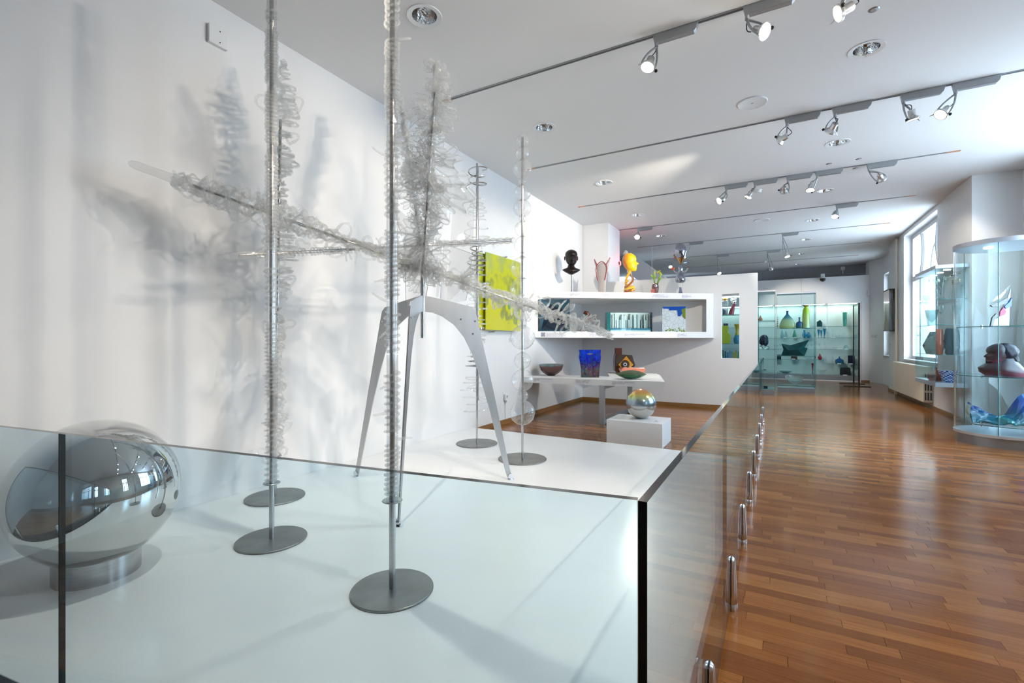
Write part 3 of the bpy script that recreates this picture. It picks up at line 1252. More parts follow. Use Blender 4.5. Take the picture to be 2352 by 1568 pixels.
# arms C and D: ruffled fans
for nm, cnt, smax in (('C', 72, 1.25), ('D', 30, 0.8)):
    a0, a1 = ARMS[nm]
    d = (a1 - a0).normalized()
    _, g1, g2 = frame(d)
    for i in range(cnt):
        q = -0.10 + (i + rg.random()) / cnt * 0.98 if nm == 'C' else 0.25 + 0.7 * i / cnt
        a = i * 2.4 + rg.uniform(-0.3, 0.3)
        o = g1 * math.cos(a) + g2 * math.sin(a)
        prof = (1.0 if q < 0.62 else max(0.25, 1.0 - (q - 0.62) * 2.1)) * (0.8 + 0.3 * math.sin(q * 17))
        od = (o - d * rg.uniform(-0.5, 0.9)).normalized()
        zd = (d * rg.uniform(-0.4, 1) + o.cross(d) * rg.uniform(-1.4, 1.4)).normalized()
        put(PETALS[i % 5], 'glass_petal', jack, a0.lerp(a1, q) + o * 0.012, zd, od, smax * prof * rg.uniform(0.75, 1.15))
    for j in range(5):
        strand(a0, a1, lambda q: 0.045 * (1.1 - q * 0.55), 9 + 2 * j, 0.0085, 700 + j + ord(nm), 110).obj('glass_strand', M_GLASS, jack)
    MB().tube([a1 - d * 0.16, a1 - d * 0.07, a1], [0.02, 0.028, 0.012], 12).obj('glass_tip', M_GLASS, jack)
    for i in range(24):
        q = rg.uniform(0.5, 0.99)
        a = rg.random() * 6.28
        o = g1 * math.cos(a) + g2 * math.sin(a)
        loop_curl(a0.lerp(a1, q) + o * 0.02, o, d, rg.uniform(0.04, 0.075), 0.012, i + 60).obj('glass_loop', M_GLASS, jack)
# flat glass blades fixed to the tripod
sh = [((928, 560, 4.05), (1000, 520, 4.3), (978, 690, 4.1), (933, 705, 3.95)),
      ((1046, 400, 4.7), (1090, 455, 4.75), (1082, 640, 4.7), (1025, 700, 4.6)),
      ((905, 470, 4.2), (985, 545, 4.15), (940, 600, 4.1), (915, 520, 4.2)),
      ((1020, 560, 4.35), (1092, 585, 4.5), (1070, 690, 4.4), (1010, 700, 4.25))]
for q in sh:
    P = [at_t(*c) for c in q]
    nn = (P[1] - P[0]).cross(P[3] - P[0]).normalized() * 0.004
    m = MB()
    m.add([p - nn for p in P] + [p + nn for p in P], [(3, 2, 1, 0), (4, 5, 6, 7)])
    m.m = [0, 0]
    for i in range(4):
        m.f.append([i, (i + 1) % 4, (i + 1) % 4 + 4, i + 4])
        m.m.append(1)
    m.obj('glass_blade', [M_GLASST, M_EDGEL], jack, smooth=0)

# ================================================================== spiral pole
b4 = at_z(1095.4, 1018.6, PZ)
t4 = thing('spiral_wire_pole', 'tall thin pole ringed by loose spirals of glass and wire', 'sculpture', b4)
disc(b4, 0.262, t4)
ztop4 = at_t(1095, 375, depth(b4)).z
MB().tube([b4 + Vector((0, 0, 0.01)), Vector((b4.x, b4.y, ztop4))], 0.0125, 14).obj('pole', M_ROD, t4)
MB().tube([b4 + Vector((0.022, 0, 0.55)), Vector((b4.x + 0.022, b4.y, ztop4 - 0.05))], 0.004, 8).obj('thin_rod', M_STEEL, t4)
segs = [(0.5, 0.78, 0.15, 0.09), (0.78, 1.0, 0.13, 0.07), (1.05, 1.25, 0.10, 0.06), (1.3, 1.75, 0.09, 0.05), (1.8, 2.2, 0.12, 0.08), (2.25, 2.6, 0.10, 0.06), (2.6, 2.95, 0.14, 0.11), (3.0, 3.2, 0.09, 0.05), (3.35, 3.62, 0.11, 0.1)]
for k, (a, c, r, p) in enumerate(segs):
    helix(b4, a, c, r, p, 0.0085, 50 + k, 20, 0.25).obj('glass_spiral' if k % 3 != 2 else 'wire_spiral', M_GLASST if k % 3 != 2 else M_STEEL, t4)
rg = random.Random(77)
for i in range(22):
    z = rg.uniform(0.6, 3.3)
    a = rg.random() * 6.28
    o = Vector((math.cos(a), math.sin(a), rg.uniform(-0.4, 0.5)))
    if i % 2:
        horn(Vector((b4.x, b4.y, z)), o, Vector((0, 0, 1)), rg.uniform(0.12, 0.2), 0.008, i).obj('glass_finger', M_GLASS, t4)
    else:
        p = Vector((b4.x, b4.y, z))
        MB().tube([p, p + o * 0.08, p + o * 0.10 + Vector((0, 0, rg.choice((0.06, -0.06))))], 0.0035, 6).obj('wire_thorn', M_STEEL, t4)

# ================================================================== bead pole
b5 = at_z(1200, 1054.3, PZ)
t5 = thing('glass_bead_pole', 'tall pole threaded with hollow blown glass balls of many sizes', 'sculpture', b5)
disc(b5, 0.267, t5)
T5 = depth(b5)
beads = [(325, 15), (352, 15.5), (387.5, 21), (416, 9), (443, 18.5), (478, 20), (502, 9), (526, 18), (562, 19.5), (587, 8.5), (615, 26), (665.5, 27), (717, 19.5), (745, 10.5), (775, 27.5), (828, 19), (873, 25), (908, 12.5), (947.5, 28)]
MB().tube([b5 + Vector((0, 0, 0.01)), Vector((b5.x, b5.y, at_t(1203, 316, T5).z))], 0.0135, 14).obj('pole', M_ROD, t5)
for k, (v, rp) in enumerate(beads):
    z = at_t(1203, v, T5).z
    r = rp / FPX * T5
    kind = k % 3
    if rp < 11:
        fn = None
    elif v > 940 or v in (775,):
        fn = lambda a, q: 1 + 0.06 * math.sin(a * 13) * math.sin(q * 34)
    elif kind == 0:
        fn = lambda a, q: 1 + 0.035 * math.sin(a * 16 + q * 9)
    elif kind == 1:
        fn = lambda a, q: 1 + 0.03 * math.sin(a * 12)
    else:
        fn = lambda a, q: 1 + 0.032 * math.sin(a * 14 + q * 14)
    m = MB().ball((b5.x, b5.y, z), r, 72, 32, (1, 1, 1), fn=fn)
    ball = m.obj('glass_ball', M_GLASST, t5, smooth=80)
    if rp > 11:
        MB().tube([(b5.x, b5.y, z + r * 0.96), (b5.x, b5.y, z + r * 1.08)], [r * 0.3, r * 0.22], 14).obj('glass_neck', M_GLASST, ball)

# ================================================================== writing
def text_mb(body, size):
    cu = bpy.data.curves.new('lettering', 'FONT')
    cu.body = body
    cu.size = size
    cu.space_line = 0.95
    cu.resolution_u = 1
    o = bpy.data.objects.new('lettering', cu)
    COL.objects.link(o)
    dg = bpy.context.evaluated_depsgraph_get()
    me = bpy.data.meshes.new_from_object(o.evaluated_get(dg))
    m = MB()
    m.add([v.co.copy() for v in me.vertices], [list(p.vertices) for p in me.polygons])
    bpy.data.objects.remove(o)
    bpy.data.curves.remove(cu)
    bpy.data.meshes.remove(me)
    return m


def fit_text(body, w, h):
    m = text_mb(body, 1.0)
    x0 = min(p.x for p in m.v)
    x1 = max(p.x for p in m.v)
    y0 = min(p.y for p in m.v)
    y1 = max(p.y for p in m.v)
    sx, sy = w / (x1 - x0), h / (y1 - y0)
    m.v = [Vector(((p.x - x0) * sx - w / 2, (p.y - y0) * sy - h / 2, 0)) for p in m.v]
    return m


def card(label, center, right, up, w, h, body, tw=0.86, th=0.7, ink=None, mat=None):
    right = Vector(right).normalized()
    up = Vector(up).normalized()
    nrm = right.cross(up)
    M = Matrix.Translation(center) @ Matrix((right, up, nrm)).transposed().to_4x4()
    t = thing('label_card', label, 'label', center, group='printed exhibit labels')
    MB().box(-w / 2, w / 2, -h / 2, h / 2, 0.0, 0.002).xf(M).obj('card', mat or M_PAPER, t, smooth=0)
    m = fit_text(body, w * tw, h * th)
    m.v = [M @ Vector((p.x - w * (1 - tw) * 0.3, p.y, 0.0024)) for p in m.v]
    m.obj('lettering', ink or M_INK, t, smooth=0)
    return t


# ================================================================== shelf unit, table, plinth
TA, TB = Vector((XL + 0.003, 8.42)), Vector((-1.085, 10.5))       # front edge of the upper board
LA_, LB_ = Vector((XL + 0.003, 8.06)), Vector((-1.085, 10.5))     # front edge of the lower board
ZT, ZL, BT = 2.394, 1.475, 0.122
GA, GB = Vector((XL + 0.003, 7.53)), Vector((-1.51, 7.71))        # front edge of the table
ZG = 0.758


def on_line(u, A, B, off=0.0):
    d = (B - A).normalized()
    n = Vector((-d.y, d.x))
    P = A + n * off
    r = ray(u, 784)
    r2 = Vector((r.x, r.y))
    den = r2.x * d.y - r2.y * d.x
    t = (P.x * d.y - P.y * d.x) / den
    return Vector((r2.x * t, r2.y * t)), t


su = thing('angular_shelf', 'white angular two-tier wall shelf with a closed right end', 'shelf', (XL, 8.2, ZL))
MB().prism([(TA.x, TA.y), (TB.x, TB.y), (TB.x, PY - 0.002), (XL + 0.003, PY - 0.002)], ZT - BT, ZT).obj('upper_board', M_WHITE, su, smooth=0)
MB().prism([(LA_.x, LA_.y), (LB_.x, LB_.y), (LB_.x, PY - 0.002), (XL + 0.003, PY - 0.002)], ZL, ZL + BT).obj('lower_board', M_WHITE, su, smooth=0)
dS = (TB - TA).normalized()
qS = TB - dS * 0.15
MB().prism([(qS.x, qS.y), (TB.x, TB.y), (TB.x, PY - 0.002), (qS.x + 0.02, PY - 0.002)], ZL + BT, ZT - BT).obj('end_board', M_WHITE, su, smooth=0)

tb = thing('display_table', 'white angular table with square steel legs below the wall shelf', 'table', (-2.5, 7.6, 0))
dG = (GB - GA).normalized()
bk = at_z(1485.5, 860, ZG)
MB().prism([(GA.x, GA.y), (GB.x, GB.y), (bk.x + 0.25, bk.y), (bk.x + 0.1, 9.6), (-3.05, 9.6), (-2.62, 8.35), (XL + 0.003, 8.30)], ZG - 0.1, ZG).obj('table_top', M_WHITE, tb, smooth=0)
for k, (u0, v0) in enumerate(((1383, 975), (1447, 948))):
    p = at_z(u0, v0, 0)
    bx(p.x - 0.045, p.x + 0.045, p.y - 0.03, p.y + 0.03, 0, ZG - 0.1).obj('leg', M_ALU, tb, smooth=0, bevel=0.002)
    if k == 0:
        p0 = p
bx(p0.x - 0.04, p0.x + 0.04, p0.y + 0.03, p.y - 0.03, 0.02, 0.07).obj('foot_bar', M_ALU, tb, smooth=0)
bx(p0.x - 0.04, p0.x + 0.04, p0.y + 0.03, p.y - 0.03, ZG - 0.16, ZG - 0.1).obj('top_bar', M_ALU, tb, smooth=0)

tag(bx(-2.01, -1.262, 6.285, 6.88, 0, 0.323).obj('low_plinth', M_PLINTH, bevel=0.003), 'low white block plinth under the iridescent ball', 'plinth')
M_IRID = ramp_mat('iridescent_film', [(0.0, (0.62, 0.56, 0.50)), (0.30, (0.60, 0.58, 0.54)), (0.455, (0.50, 0.51, 0.52)), (0.47, (0.27, 0.30, 0.31)), (0.62, (0.27, 0.36, 0.42)), (0.72, (0.40, 0.50, 0.30)), (0.82, (0.62, 0.50, 0.14)), (0.92, (0.62, 0.30, 0.10)), (1.0, (0.55, 0.28, 0.16))], rough=0.22, metal=0.75, mottled=0.05, mscale=2.0)
ball = MB().ball((-1.62, 6.62, 0.323 + 0.207), 0.207, 48, 32)
tag(ball.obj('iridescent_ball', M_IRID, smooth=80), 'round iridescent ball, orange above and silver below, on a white block', 'sculpture')
pl = at_z(1508, 968, 0.324)
card('small label lying on the white block before the iridescent ball', Vector((pl.x, pl.y + 0.04, 0.3235)), (0, 1, 0), (-1, 0, 0), 0.13, 0.075, 'SFÉRA / SPHERE\nGLASS\n2015')


# ------------------------------------------------------------------ objects on the shelves
def loft(sections, n=28):
    """sections: (z, front, back, halfwidth, nose) ; front is +x"""
    m = MB()
    rows = []
    for z, fr, bk_, w, ns in sections:
        c, a = (fr + bk_) / 2, (fr - bk_) / 2
        rows.append([(c + a * math.cos(th) + ns * math.exp(-(((th + math.pi) % (2 * math.pi) - math.pi) / 0.22) ** 2), w * math.sin(th), z) for th in [2 * math.pi * j / n for j in range(n)]])
    vs = [p for r_ in rows for p in r_]
    fs = []
    for i in range(len(rows) - 1):
        for j in range(n):
            jj = (j + 1) % n
            fs.append((i * n + j, i * n + jj, (i + 1) * n + jj, (i + 1) * n + j))
    fs.append(list(range(n))[::-1])
    fs.append([(len(rows) - 1) * n + j for j in range(n)])
    return m.add(vs, fs)


HEAD = [  # unit head: z 0 (chin) .. 1 (crown)
    (0.00, 0.30, -0.10, 0.14, 0.02), (0.06, 0.38, -0.16, 0.20, 0.02), (0.13, 0.37, -0.24, 0.25, 0.02), (0.20, 0.40, -0.30, 0.28, 0.03), (0.235, 0.375, -0.33, 0.29, 0.01), (0.27, 0.40, -0.36, 0.30, 0.03),
    (0.33, 0.38, -0.40, 0.315, 0.03), (0.37, 0.38, -0.42, 0.32, 0.11), (0.41, 0.38, -0.44, 0.325, 0.11), (0.48, 0.36, -0.46, 0.33, 0.06), (0.54, 0.33, -0.48, 0.335, 0.02), (0.60, 0.38, -0.48, 0.34, 0.02),
    (0.70, 0.385, -0.47, 0.345, 0), (0.80, 0.34, -0.43, 0.32, 0), (0.89, 0.24, -0.34, 0.26, 0), (0.96, 0.10, -0.20, 0.15, 0), (1.0, -0.02, -0.06, 0.03, 0)]


def shelf_item(u, A, B, off, z):
    p, t = on_line(u, A, B, off)
    return Vector((p.x, p.y, z)), t / FPX        # position and metres per pixel


FACE = math.atan2(-1, 0)     # towards the camera side (-Y)
# black bust
M_BUST = pbr('black_bust_glass', (0.010, 0.006, 0.006), 0.3, spec=0.3)
p, px = shelf_item(1312, TA, TB, 0.25, ZT)
t = thing('black_bust', 'black glass male bust raised on a thin black rod', 'sculpture', p, R(-58))
MB().lathe([(0.055, 0), (0.055, 0.006), (0, 0.008)], 24).obj('foot', M_BLACK, t, local=True)
hz = 42 * px
MB().tube([(0, 0, 0), (0, 0, hz + 3 * px)], 0.007, 10).obj('rod', M_BLACK, t, local=True)
bod = [(hz, 0.05, -0.03, 0.02, 0), (hz + 2 * px, 0.09, -0.05, 7 * px, 0), (hz + 5 * px, 0.11, -0.07, 13 * px, 0), (hz + 9 * px, 0.115, -0.09, 19 * px, 0), (hz + 11 * px, 0.10, -0.09, 21 * px, 0), (hz + 13 * px, 0.085, -0.09, 18 * px, 0), (hz + 16 * px, 0.07, -0.085, 10 * px, 0), (hz + 19 * px, 0.06, -0.08, 7.6 * px, 0), (hz + 22 * px, 0.06, -0.075, 7.2 * px, 0), (hz + 24 * px, 0.05, -0.06, 5 * px, 0)]
loft(bod).obj('shoulders', M_BUST, t, smooth=60, local=True)
s = 37 * px
hd = loft([(z * s, f * s * 0.95, b * s * 0.95, w * s * 1.1, ns * s) for z, f, b, w, ns in HEAD])
hd.xf(Matrix.Translation((0.02, 0, hz + 21 * px)))
head_o = hd.obj('head', M_BUST, t, smooth=60, local=True)
for sg in (1, -1):
    MB().ball((-0.01, sg * 0.40 * s, hz + 21 * px + 0.45 * s), 0.09 * s, 12, 8, (0.6, 0.45, 1.5)).obj('ear', M_BUST, head_o, local=True)

# horned clear vase with red outlines
M_BUB = colglass('bubble_glass', (0.66, 0.60, 0.59), 0.6, 0.3)
M_REDL = pbr('dark_red_thread', (0.33, 0.03, 0.045), 0.3)
p, px = shelf_item(1383, TA, TB, 0.3, ZT)
t = thing('horned_vase', 'bubbly clear glass vase with two horns and dark red outline', 'vase', p, R(-5))
pr = [(0, 0), (9 * px, 0), (8.5 * px, 8 * px), (9 * px, 22 * px), (10.5 * px, 34 * px), (13 * px, 48 * px), (13.5 * px, 58 * px), (11 * px, 66 * px), (5 * px, 70 * px), (0, 71 * px)]
m = MB().lathe(pr, 28)
m.v = [Vector((v.x, v.y * 0.45, v.z)) for v in m.v]
m.obj('vessel', M_BUB, t, smooth=70, local=True)
for sg in (1, -1):
    MB().tube([(sg * 10 * px, 0, 58 * px), (sg * 13 * px, 0, 66 * px), (sg * 17 * px, 0, 74 * px), (sg * 19 * px, 0, 80 * px)], [4 * px, 3.2 * px, 2 * px, 0.8 * px], 10).obj('horn', M_BUB, t, local=True)
    MB().tube([(sg * 9 * px, -0.05, 30 * px), (sg * 11.5 * px, -0.045, 42 * px), (sg * 13.8 * px, -0.04, 56 * px), (sg * 11 * px, -0.04, 66 * px), (sg * 14 * px, -0.02, 71 * px), (sg * 19.5 * px, 0, 81 * px)], 1.0 * px, 7).obj('red_outline', M_REDL, t, local=True)
MB().tube([(-10.5 * px, -0.04, 66 * px), (-5 * px, -0.04, 71.5 * px), (0, -0.04, 73 * px), (5 * px, -0.04, 71.5 * px), (10.5 * px, -0.04, 66 * px)], 1.0 * px, 7).obj('red_rim', M_REDL, t, local=True)

# yellow glass head in profile
M_YHEAD = ramp_mat('yellow_amber_glass', [(0.0, (0.32, 0.09, 0.01)), (0.28, (0.85, 0.30, 0.01)), (0.42, (0.9, 0.55, 0.01)), (0.62, (0.80, 0.66, 0.01)), (1.0, (0.88, 0.66, 0.01))], axis='X', rough=0.08, clear=0.12, mottled=0.35, mscale=5)
M_YSTR = pbr('yellow_streak', (0.85, 0.46, 0.01), 0.1, coat=0.5)
M_BSTR = pbr('amber_streak', (0.30, 0.09, 0.01), 0.1, coat=0.5)
p, px = shelf_item(1446, TA, TB, 0.25, ZT)
t = thing('yellow_head_sculpture', 'yellow and amber glass head in profile on a long clear neck', 'sculpture', p, R(8))
s = 43 * px
hd = loft([(z * s, f * s * 0.85, b * s * 0.85, w * s, ns * s * 1.2) for z, f, b, w, ns in HEAD])
hd.xf(Matrix.Translation((0.01, 0, 51 * px)))
hd.obj('head', M_YHEAD, t, smooth=60, local=True)
nk = [(12 * px, 0), (12.5 * px, 4 * px), (11.5 * px, 14 * px), (9.5 * px, 26 * px), (6.5 * px, 40 * px), (5.5 * px, 52 * px), (6 * px, 58 * px)]
m = MB().lathe([(0, 0)] + nk + [(0, 58 * px)], 26)
m.obj('clear_neck', M_GLASS, t, smooth=60, local=True)
for k, (tn, z0, z1, ph, mt) in enumerate(((1.6, 0.5, 24, 0, M_YSTR), (0.5, 20, 54, 2.2, M_YSTR), (0.7, 14, 50, 4.0, M_BSTR), (1.1, 2, 16, 3.0, M_BSTR), (0.9, 6, 30, 5.2, M_YSTR))):
    pts = []
    for i in range(33):
        q = i / 32
        z = (z0 + (z1 - z0) * q) * px
        rr = 12 * px - (12 - 5.6) * px * min(1, z / (50 * px))
        a = ph + tn * 6.28 * q
        pts.append((rr * 0.97 * math.cos(a), rr * 0.97 * math.sin(a), z))
    MB().tube(pts, 2.6 * px, 6).obj('swirl', mt, t, local=True)
for k in range(5):
    a = R(115 + 14 * k)
    MB().tube([(-3 * px, (k - 2) * 0.004, 92 * px), (-3 * px + 7 * px * math.cos(a), (k - 2) * 0.008, 92 * px + 7 * px * math.sin(a)), (-3 * px + 12 * px * math.cos(a + 0.2), (k - 2) * 0.01, 92 * px + 10 * px * math.sin(a + 0.2))], [1.4 * px, 1.3 * px, 0.4 * px], 8).obj('crest_feather', M_GLASS, t, local=True)

# pot creature with cactus shoots
M_POT = pbr('maroon_speckle', (0.24, 0.10, 0.10), 0.35, noise_amt=0.6, noise_scale=40)
M_LIP = pbr('pink_lip', (0.55, 0.16, 0.16), 0.15)
M_GREENS = ramp_mat('green_shoot', [(0, (0.10, 0.22, 0.03)), (0.6, (0.25, 0.48, 0.03)), (1, (0.75, 0.72, 0.05))], rough=0.15)
M_EYEW = pbr('eye_white', (0.85, 0.85, 0.88), 0.1)
M_EYEB = pbr('eye_blue', (0.05, 0.16, 0.45), 0.1)
p, px = shelf_item(1505, TA, TB, 0.22, ZT)
t = thing('cactus_creature', 'small maroon pot creature with one eye, fat lips and green cactus shoots', 'sculpture', p, R(-12))
MB().lathe([(0, 0), (4 * px, 0), (6 * px, 2 * px), (7.5 * px, 8 * px), (8 * px, 15 * px), (7 * px, 21 * px), (4.5 * px, 24 * px), (0, 24.5 * px)], 22).obj('pot_body', M_POT, t, smooth=70, local=True)
for k, dz in enumerate((4.5, 8.5)):
    MB().ball((-3 * px, -6.6 * px, dz * px), 5.5 * px, 14, 8, (1, 0.5, 0.42)).obj('lip', M_LIP, t, local=True)
e = MB().ball((5 * px, -5.5 * px, 17.5 * px), 4.4 * px, 16, 10, (1, 0.7, 1)).obj('eye', M_BLACK, t, local=True)
MB().ball((5 * px, -7.4 * px, 17.5 * px), 3.3 * px, 14, 8, (1, 0.6, 1)).obj('eye_white', M_EYEW, e, local=True)
MB().ball((5 * px, -9.0 * px, 17.5 * px), 1.6 * px, 12, 6, (1, 0.5, 1)).obj('iris', M_EYEB, e, local=True)
for pts, rr in ((((-2, 0, 23), (-2, 0, 35), (-1.5, 0, 53)), 1.9), (((-2, 0, 34), (-7, 0, 39), (-10, 0, 44)), 1.9), (((-2, 0, 36), (1.5, 0, 41)), 2.0), (((5, 0, 22), (9, 0, 33), (14, 0, 44), (9, 0, 50), (5, 0, 48)), 2.1), (((9, 0, 30), (15, 0, 36)), 1.3)):
    MB().tube([(a * px, b, c * px) for a, b, c in pts], [rr * px * (1 - 0.15 * i / len(pts)) for i in range(len(pts))], 9).obj('cactus_shoot', M_GREENS, t, smooth=60, local=True)
for k in range(6):
    a = k * 1.05
    MB().ball(((10 + 4 * math.cos(a)) * px, -1.5 * px, (48 + 4 * math.sin(a)) * px), 1.4 * px, 10, 6).obj('bud', M_YSTR if k % 2 else M_GREENS, t, local=True)

# dark mirrored figure with spiky hair
M_DMIR = pbr('dark_mirror_glass', (0.30, 0.33, 0.42), 0.07, 1.0)
M_AMIR = pbr('amber_mirror_glass', (0.42, 0.27, 0.13), 0.08, 1.0)
M_ORNG = pbr('orange_red_glass', (0.85, 0.12, 0.03), 0.12, coat=0.5)
p, px = shelf_item(1563, TA, TB, 0.18, ZT)
t = thing('mirrored_figure', 'mirrored dark glass figure with spiky hair and raised clear arms', 'sculpture', p, R(-10))
MB().lathe([(0, 0), (7 * px, 0), (5 * px, 2 * px), (3.4 * px, 8 * px), (3 * px, 15.5 * px), (0, 15.5 * px)], 22).obj('stem', M_DMIR, t, smooth=60, local=True)
MB().lathe([(0, 15.4 * px), (3 * px, 15.4 * px), (4.4 * px, 20 * px), (4.4 * px, 26 * px), (0, 26 * px)], 22).obj('clear_waist', M_GLASS, t, smooth=60, local=True)
MB().lathe([(0, 25.8 * px), (8 * px, 26 * px), (11.5 * px, 30 * px), (11 * px, 36 * px), (8 * px, 43 * px), (5 * px, 50 * px), (4.5 * px, 54 * px), (5.5 * px, 58 * px), (4 * px, 63 * px), (1.8 * px, 68 * px), (0, 70 * px)], 28).obj('body', M_DMIR, t, smooth=60, local=True)
MB().lathe([(0, 68 * px), (1.8 * px, 69 * px), (5 * px, 75 * px), (9 * px, 81 * px), (9.5 * px, 82 * px), (0, 83 * px)], 28).obj('chin', M_AMIR, t, smooth=60, local=True)
hd = MB().lathe([(0, 81 * px), (9.6 * px, 82 * px), (13 * px, 90 * px), (14.5 * px, 98 * px), (13.5 * px, 105 * px), (9 * px, 111 * px), (0, 113 * px)], 28).obj('head', M_DMIR, t, smooth=60, local=True)
MB().tube([(-12 * px, 0, 93 * px), (-16 * px, 0, 90 * px), (-12 * px, 0, 87 * px)], 1.8 * px, 8).obj('nose', M_AMIR, hd, local=True)
MB().ball((-10 * px, -5 * px, 84 * px), 3 * px, 12, 8, (1.3, 0.8, 0.5)).obj('mouth', M_ORNG, hd, local=True)
MB().ball((3 * px, -9 * px, 87 * px), 3.4 * px, 12, 8, (1, 0.5, 1)).obj('cheek', M_AMIR, hd, local=True)
for k in range(11):
    x = (-9 + 1.9 * k) * px
    z = (110.5 - 0.16 * (k - 4) ** 2) * px
    MB().tube([(x, 0, z), (x * 1.05 - 1.0 * px, 0, z + 4 * px), (x * 1.08 - 2.4 * px, 0, z + 8 * px)], [1.0 * px, 0.8 * px, 0.15 * px], 6).obj('hair_spike', M_DMIR, hd, local=True)
for sg in (1, -1):
    MB().tube([(sg * 5 * px, 0, 52 * px), (sg * 10 * px, 0, 50 * px), (sg * 14 * px, 0, 53 * px), (sg * 17 * px, 0, 58 * px)], [2 * px, 2 * px, 1.7 * px, 1.3 * px], 9).obj('arm', M_GLASS, t, local=True)
    MB().ball((sg * (18 if sg > 0 else 17) * px, 0, 60 * px), (1.5 if sg > 0 else 4) * px, 14, 8, (1, 0.8, 0.9)).obj('hand', M_REDL if sg > 0 else M_ORNG, t, local=True)
    MB().tube([(sg * 10 * px, 0, 34 * px), (sg * 15 * px, 0, 33 * px), (sg * 19 * px, 0, 29 * px), (sg * 21 * px, 0, 26 * px)], [1.7 * px, 1.5 * px, 1.2 * px, 0.6 * px], 9).obj('leg', M_GLASS, t, local=True)

# ---- lower shelf
ZLT = ZL + BT
M_TEAL = pbr('deep_teal_glass', (0.012, 0.055, 0.085), 0.16, coat=0.6)
M_TEALD = pbr('teal_glass_core', (0.004, 0.012, 0.028), 0.10, coat=0.6)
p, px = shelf_item(1274, LA_, LB_, 0.05, ZLT)
t = thing('pyramid_block', 'dark teal glass slab with a sunken pyramid', 'sculpture', p, R(33))
w = 35 * px
h = 74 * px
m = MB()
m.add([(-w, 0, 0), (w, 0, 0), (w, 0, h), (-w, 0, h), (-w, 0.14, 0), (w, 0.14, 0), (w, 0.14, h), (-w, 0.14, h)], [(1, 5, 6, 2), (4, 0, 3, 7), (2, 6, 7, 3), (4, 5, 1, 0), (5, 4, 7, 6), (0, 1, 2), (0, 2, 3)][:5])
m.f += [[0, 8, 11, 3], [3, 11, 10, 2], [2, 10, 9, 1], [1, 9, 8, 0]]
m.v += [Vector(q) for q in ((-w * 0.9, 0.0, h * 0.04), (w * 0.9, 0.0, h * 0.04), (w * 0.5, 0.06, h * 0.70), (-w * 0.35, 0.02, h * 0.86))]
m.m += [0] * 4
m.obj('slab', M_TEAL, t, smooth=0, local=True)
MB().add([(-w * 0.9, -0.001, h * 0.04), (w * 0.9, -0.001, h * 0.04), (w * 0.5, 0.055, h * 0.70), (-w * 0.35, 0.018, h * 0.86), (-w * 0.1, 0.11, h * 0.45)], [(0, 1, 4), (1, 2, 4), (2, 3, 4), (3, 0, 4)]).obj('sunken_pyramid', M_TEALD, t, smooth=0, local=True)

M_BROWN = pbr('brown_cast_glass', (0.075, 0.018, 0.010), 0.3, spec=0.3)
p, px = shelf_item(1348, LA_, LB_, 0.3, ZLT)
m = MB()
path = [(-10, 0), (-9, 8), (-5, 16), (-3, 24), (2, 30), (4, 37), (0, 43), (-4, 44), (-7, 41)]
m.tube([(a * px, 0, b * px) for a, b in path], [x * px for x in (6, 6.5, 6.5, 6, 5.5, 5, 5, 4.5, 2)], 14)
m.tube([(3 * px, 0, 34 * px), (9 * px, 0, 27 * px), (14 * px, 0, 20 * px), (13 * px, 0, 17 * px)], [4 * px, 4 * px, 3 * px, 1.5 * px], 10)
o = m.obj('brown_figure', M_BROWN, smooth=70)
o.location = p
o.rotation_euler = (0, 0, R(30))
tag(o, 'curled red-brown cast glass figure behind the tip of the glass rod', 'sculpture')

M_SHEET = pbr('pale_sheet_glass', (0.66, 0.74, 0.72), 0.12, coat=0.3, noise_amt=0.15, noise_scale=30)
M_SHEETD = pbr('grey_sheet_glass', (0.30, 0.36, 0.36), 0.12, coat=0.3)
M_SEA = pbr('sea_blue_glass', (0.06, 0.22, 0.33), 0.08, coat=0.5)
M_TEALE = pbr('teal_end_glass', (0.006, 0.115, 0.125), 0.12, coat=0.5)
p, px = shelf_item(1449, LA_, LB_, 0.22, ZLT)
t = thing('port_glass_block', 'long layered glass block like a misty harbour with teal end', 'sculpture', p, R(30))
w, h, dp = 47 * px, 45 * px, 0.2
bx(-w - 0.07, -w, 0, dp, 0, h).obj('teal_end', M_TEALE, t, smooth=0, local=True)
bx(w, w + 0.02, 0, dp, 0, h).obj('dark_end', M_TEALD, t, smooth=0, local=True)
bx(-w, w, dp - 0.02, dp, 0, h).obj('back_sheet', M_SHEET, t, smooth=0, local=True)
bx(-w, w, 0.02, dp - 0.02, 0, 4 * px).obj('base_layer', M_SHEET, t, smooth=0, local=True)
bx(-w, w, 0.015, dp - 0.02, 4 * px, 8 * px).obj('sea_layer', M_SEA, t, smooth=0, local=True)
rg = random.Random(4)
x = -w
while x < w - 0.02:
    d_ = rg.uniform(0.012, 0.05)
    hh = rg.choice((0.95, 0.9, 0.62, 0.95, 0.8))
    bx(x, min(w, x + d_), 0.05 + rg.random() * 0.08, dp - 0.02, 9 * px, h * hh).obj('upright_sheet', rg.choice((M_SHEET, M_SHEET, M_SHEETD)), t, smooth=0, local=True)
    x += d_ + rg.uniform(0.004, 0.02)
bx(-w * 0.32, -w * 0.30, 0.03, 0.05, 8 * px, h * 0.9).obj('mast', M_BROWN, t, smooth=0, local=True)
bx(-w, w, 0.0, 0.006, 0, h).obj('front_pane', M_VIT, t, smooth=0, local=True)

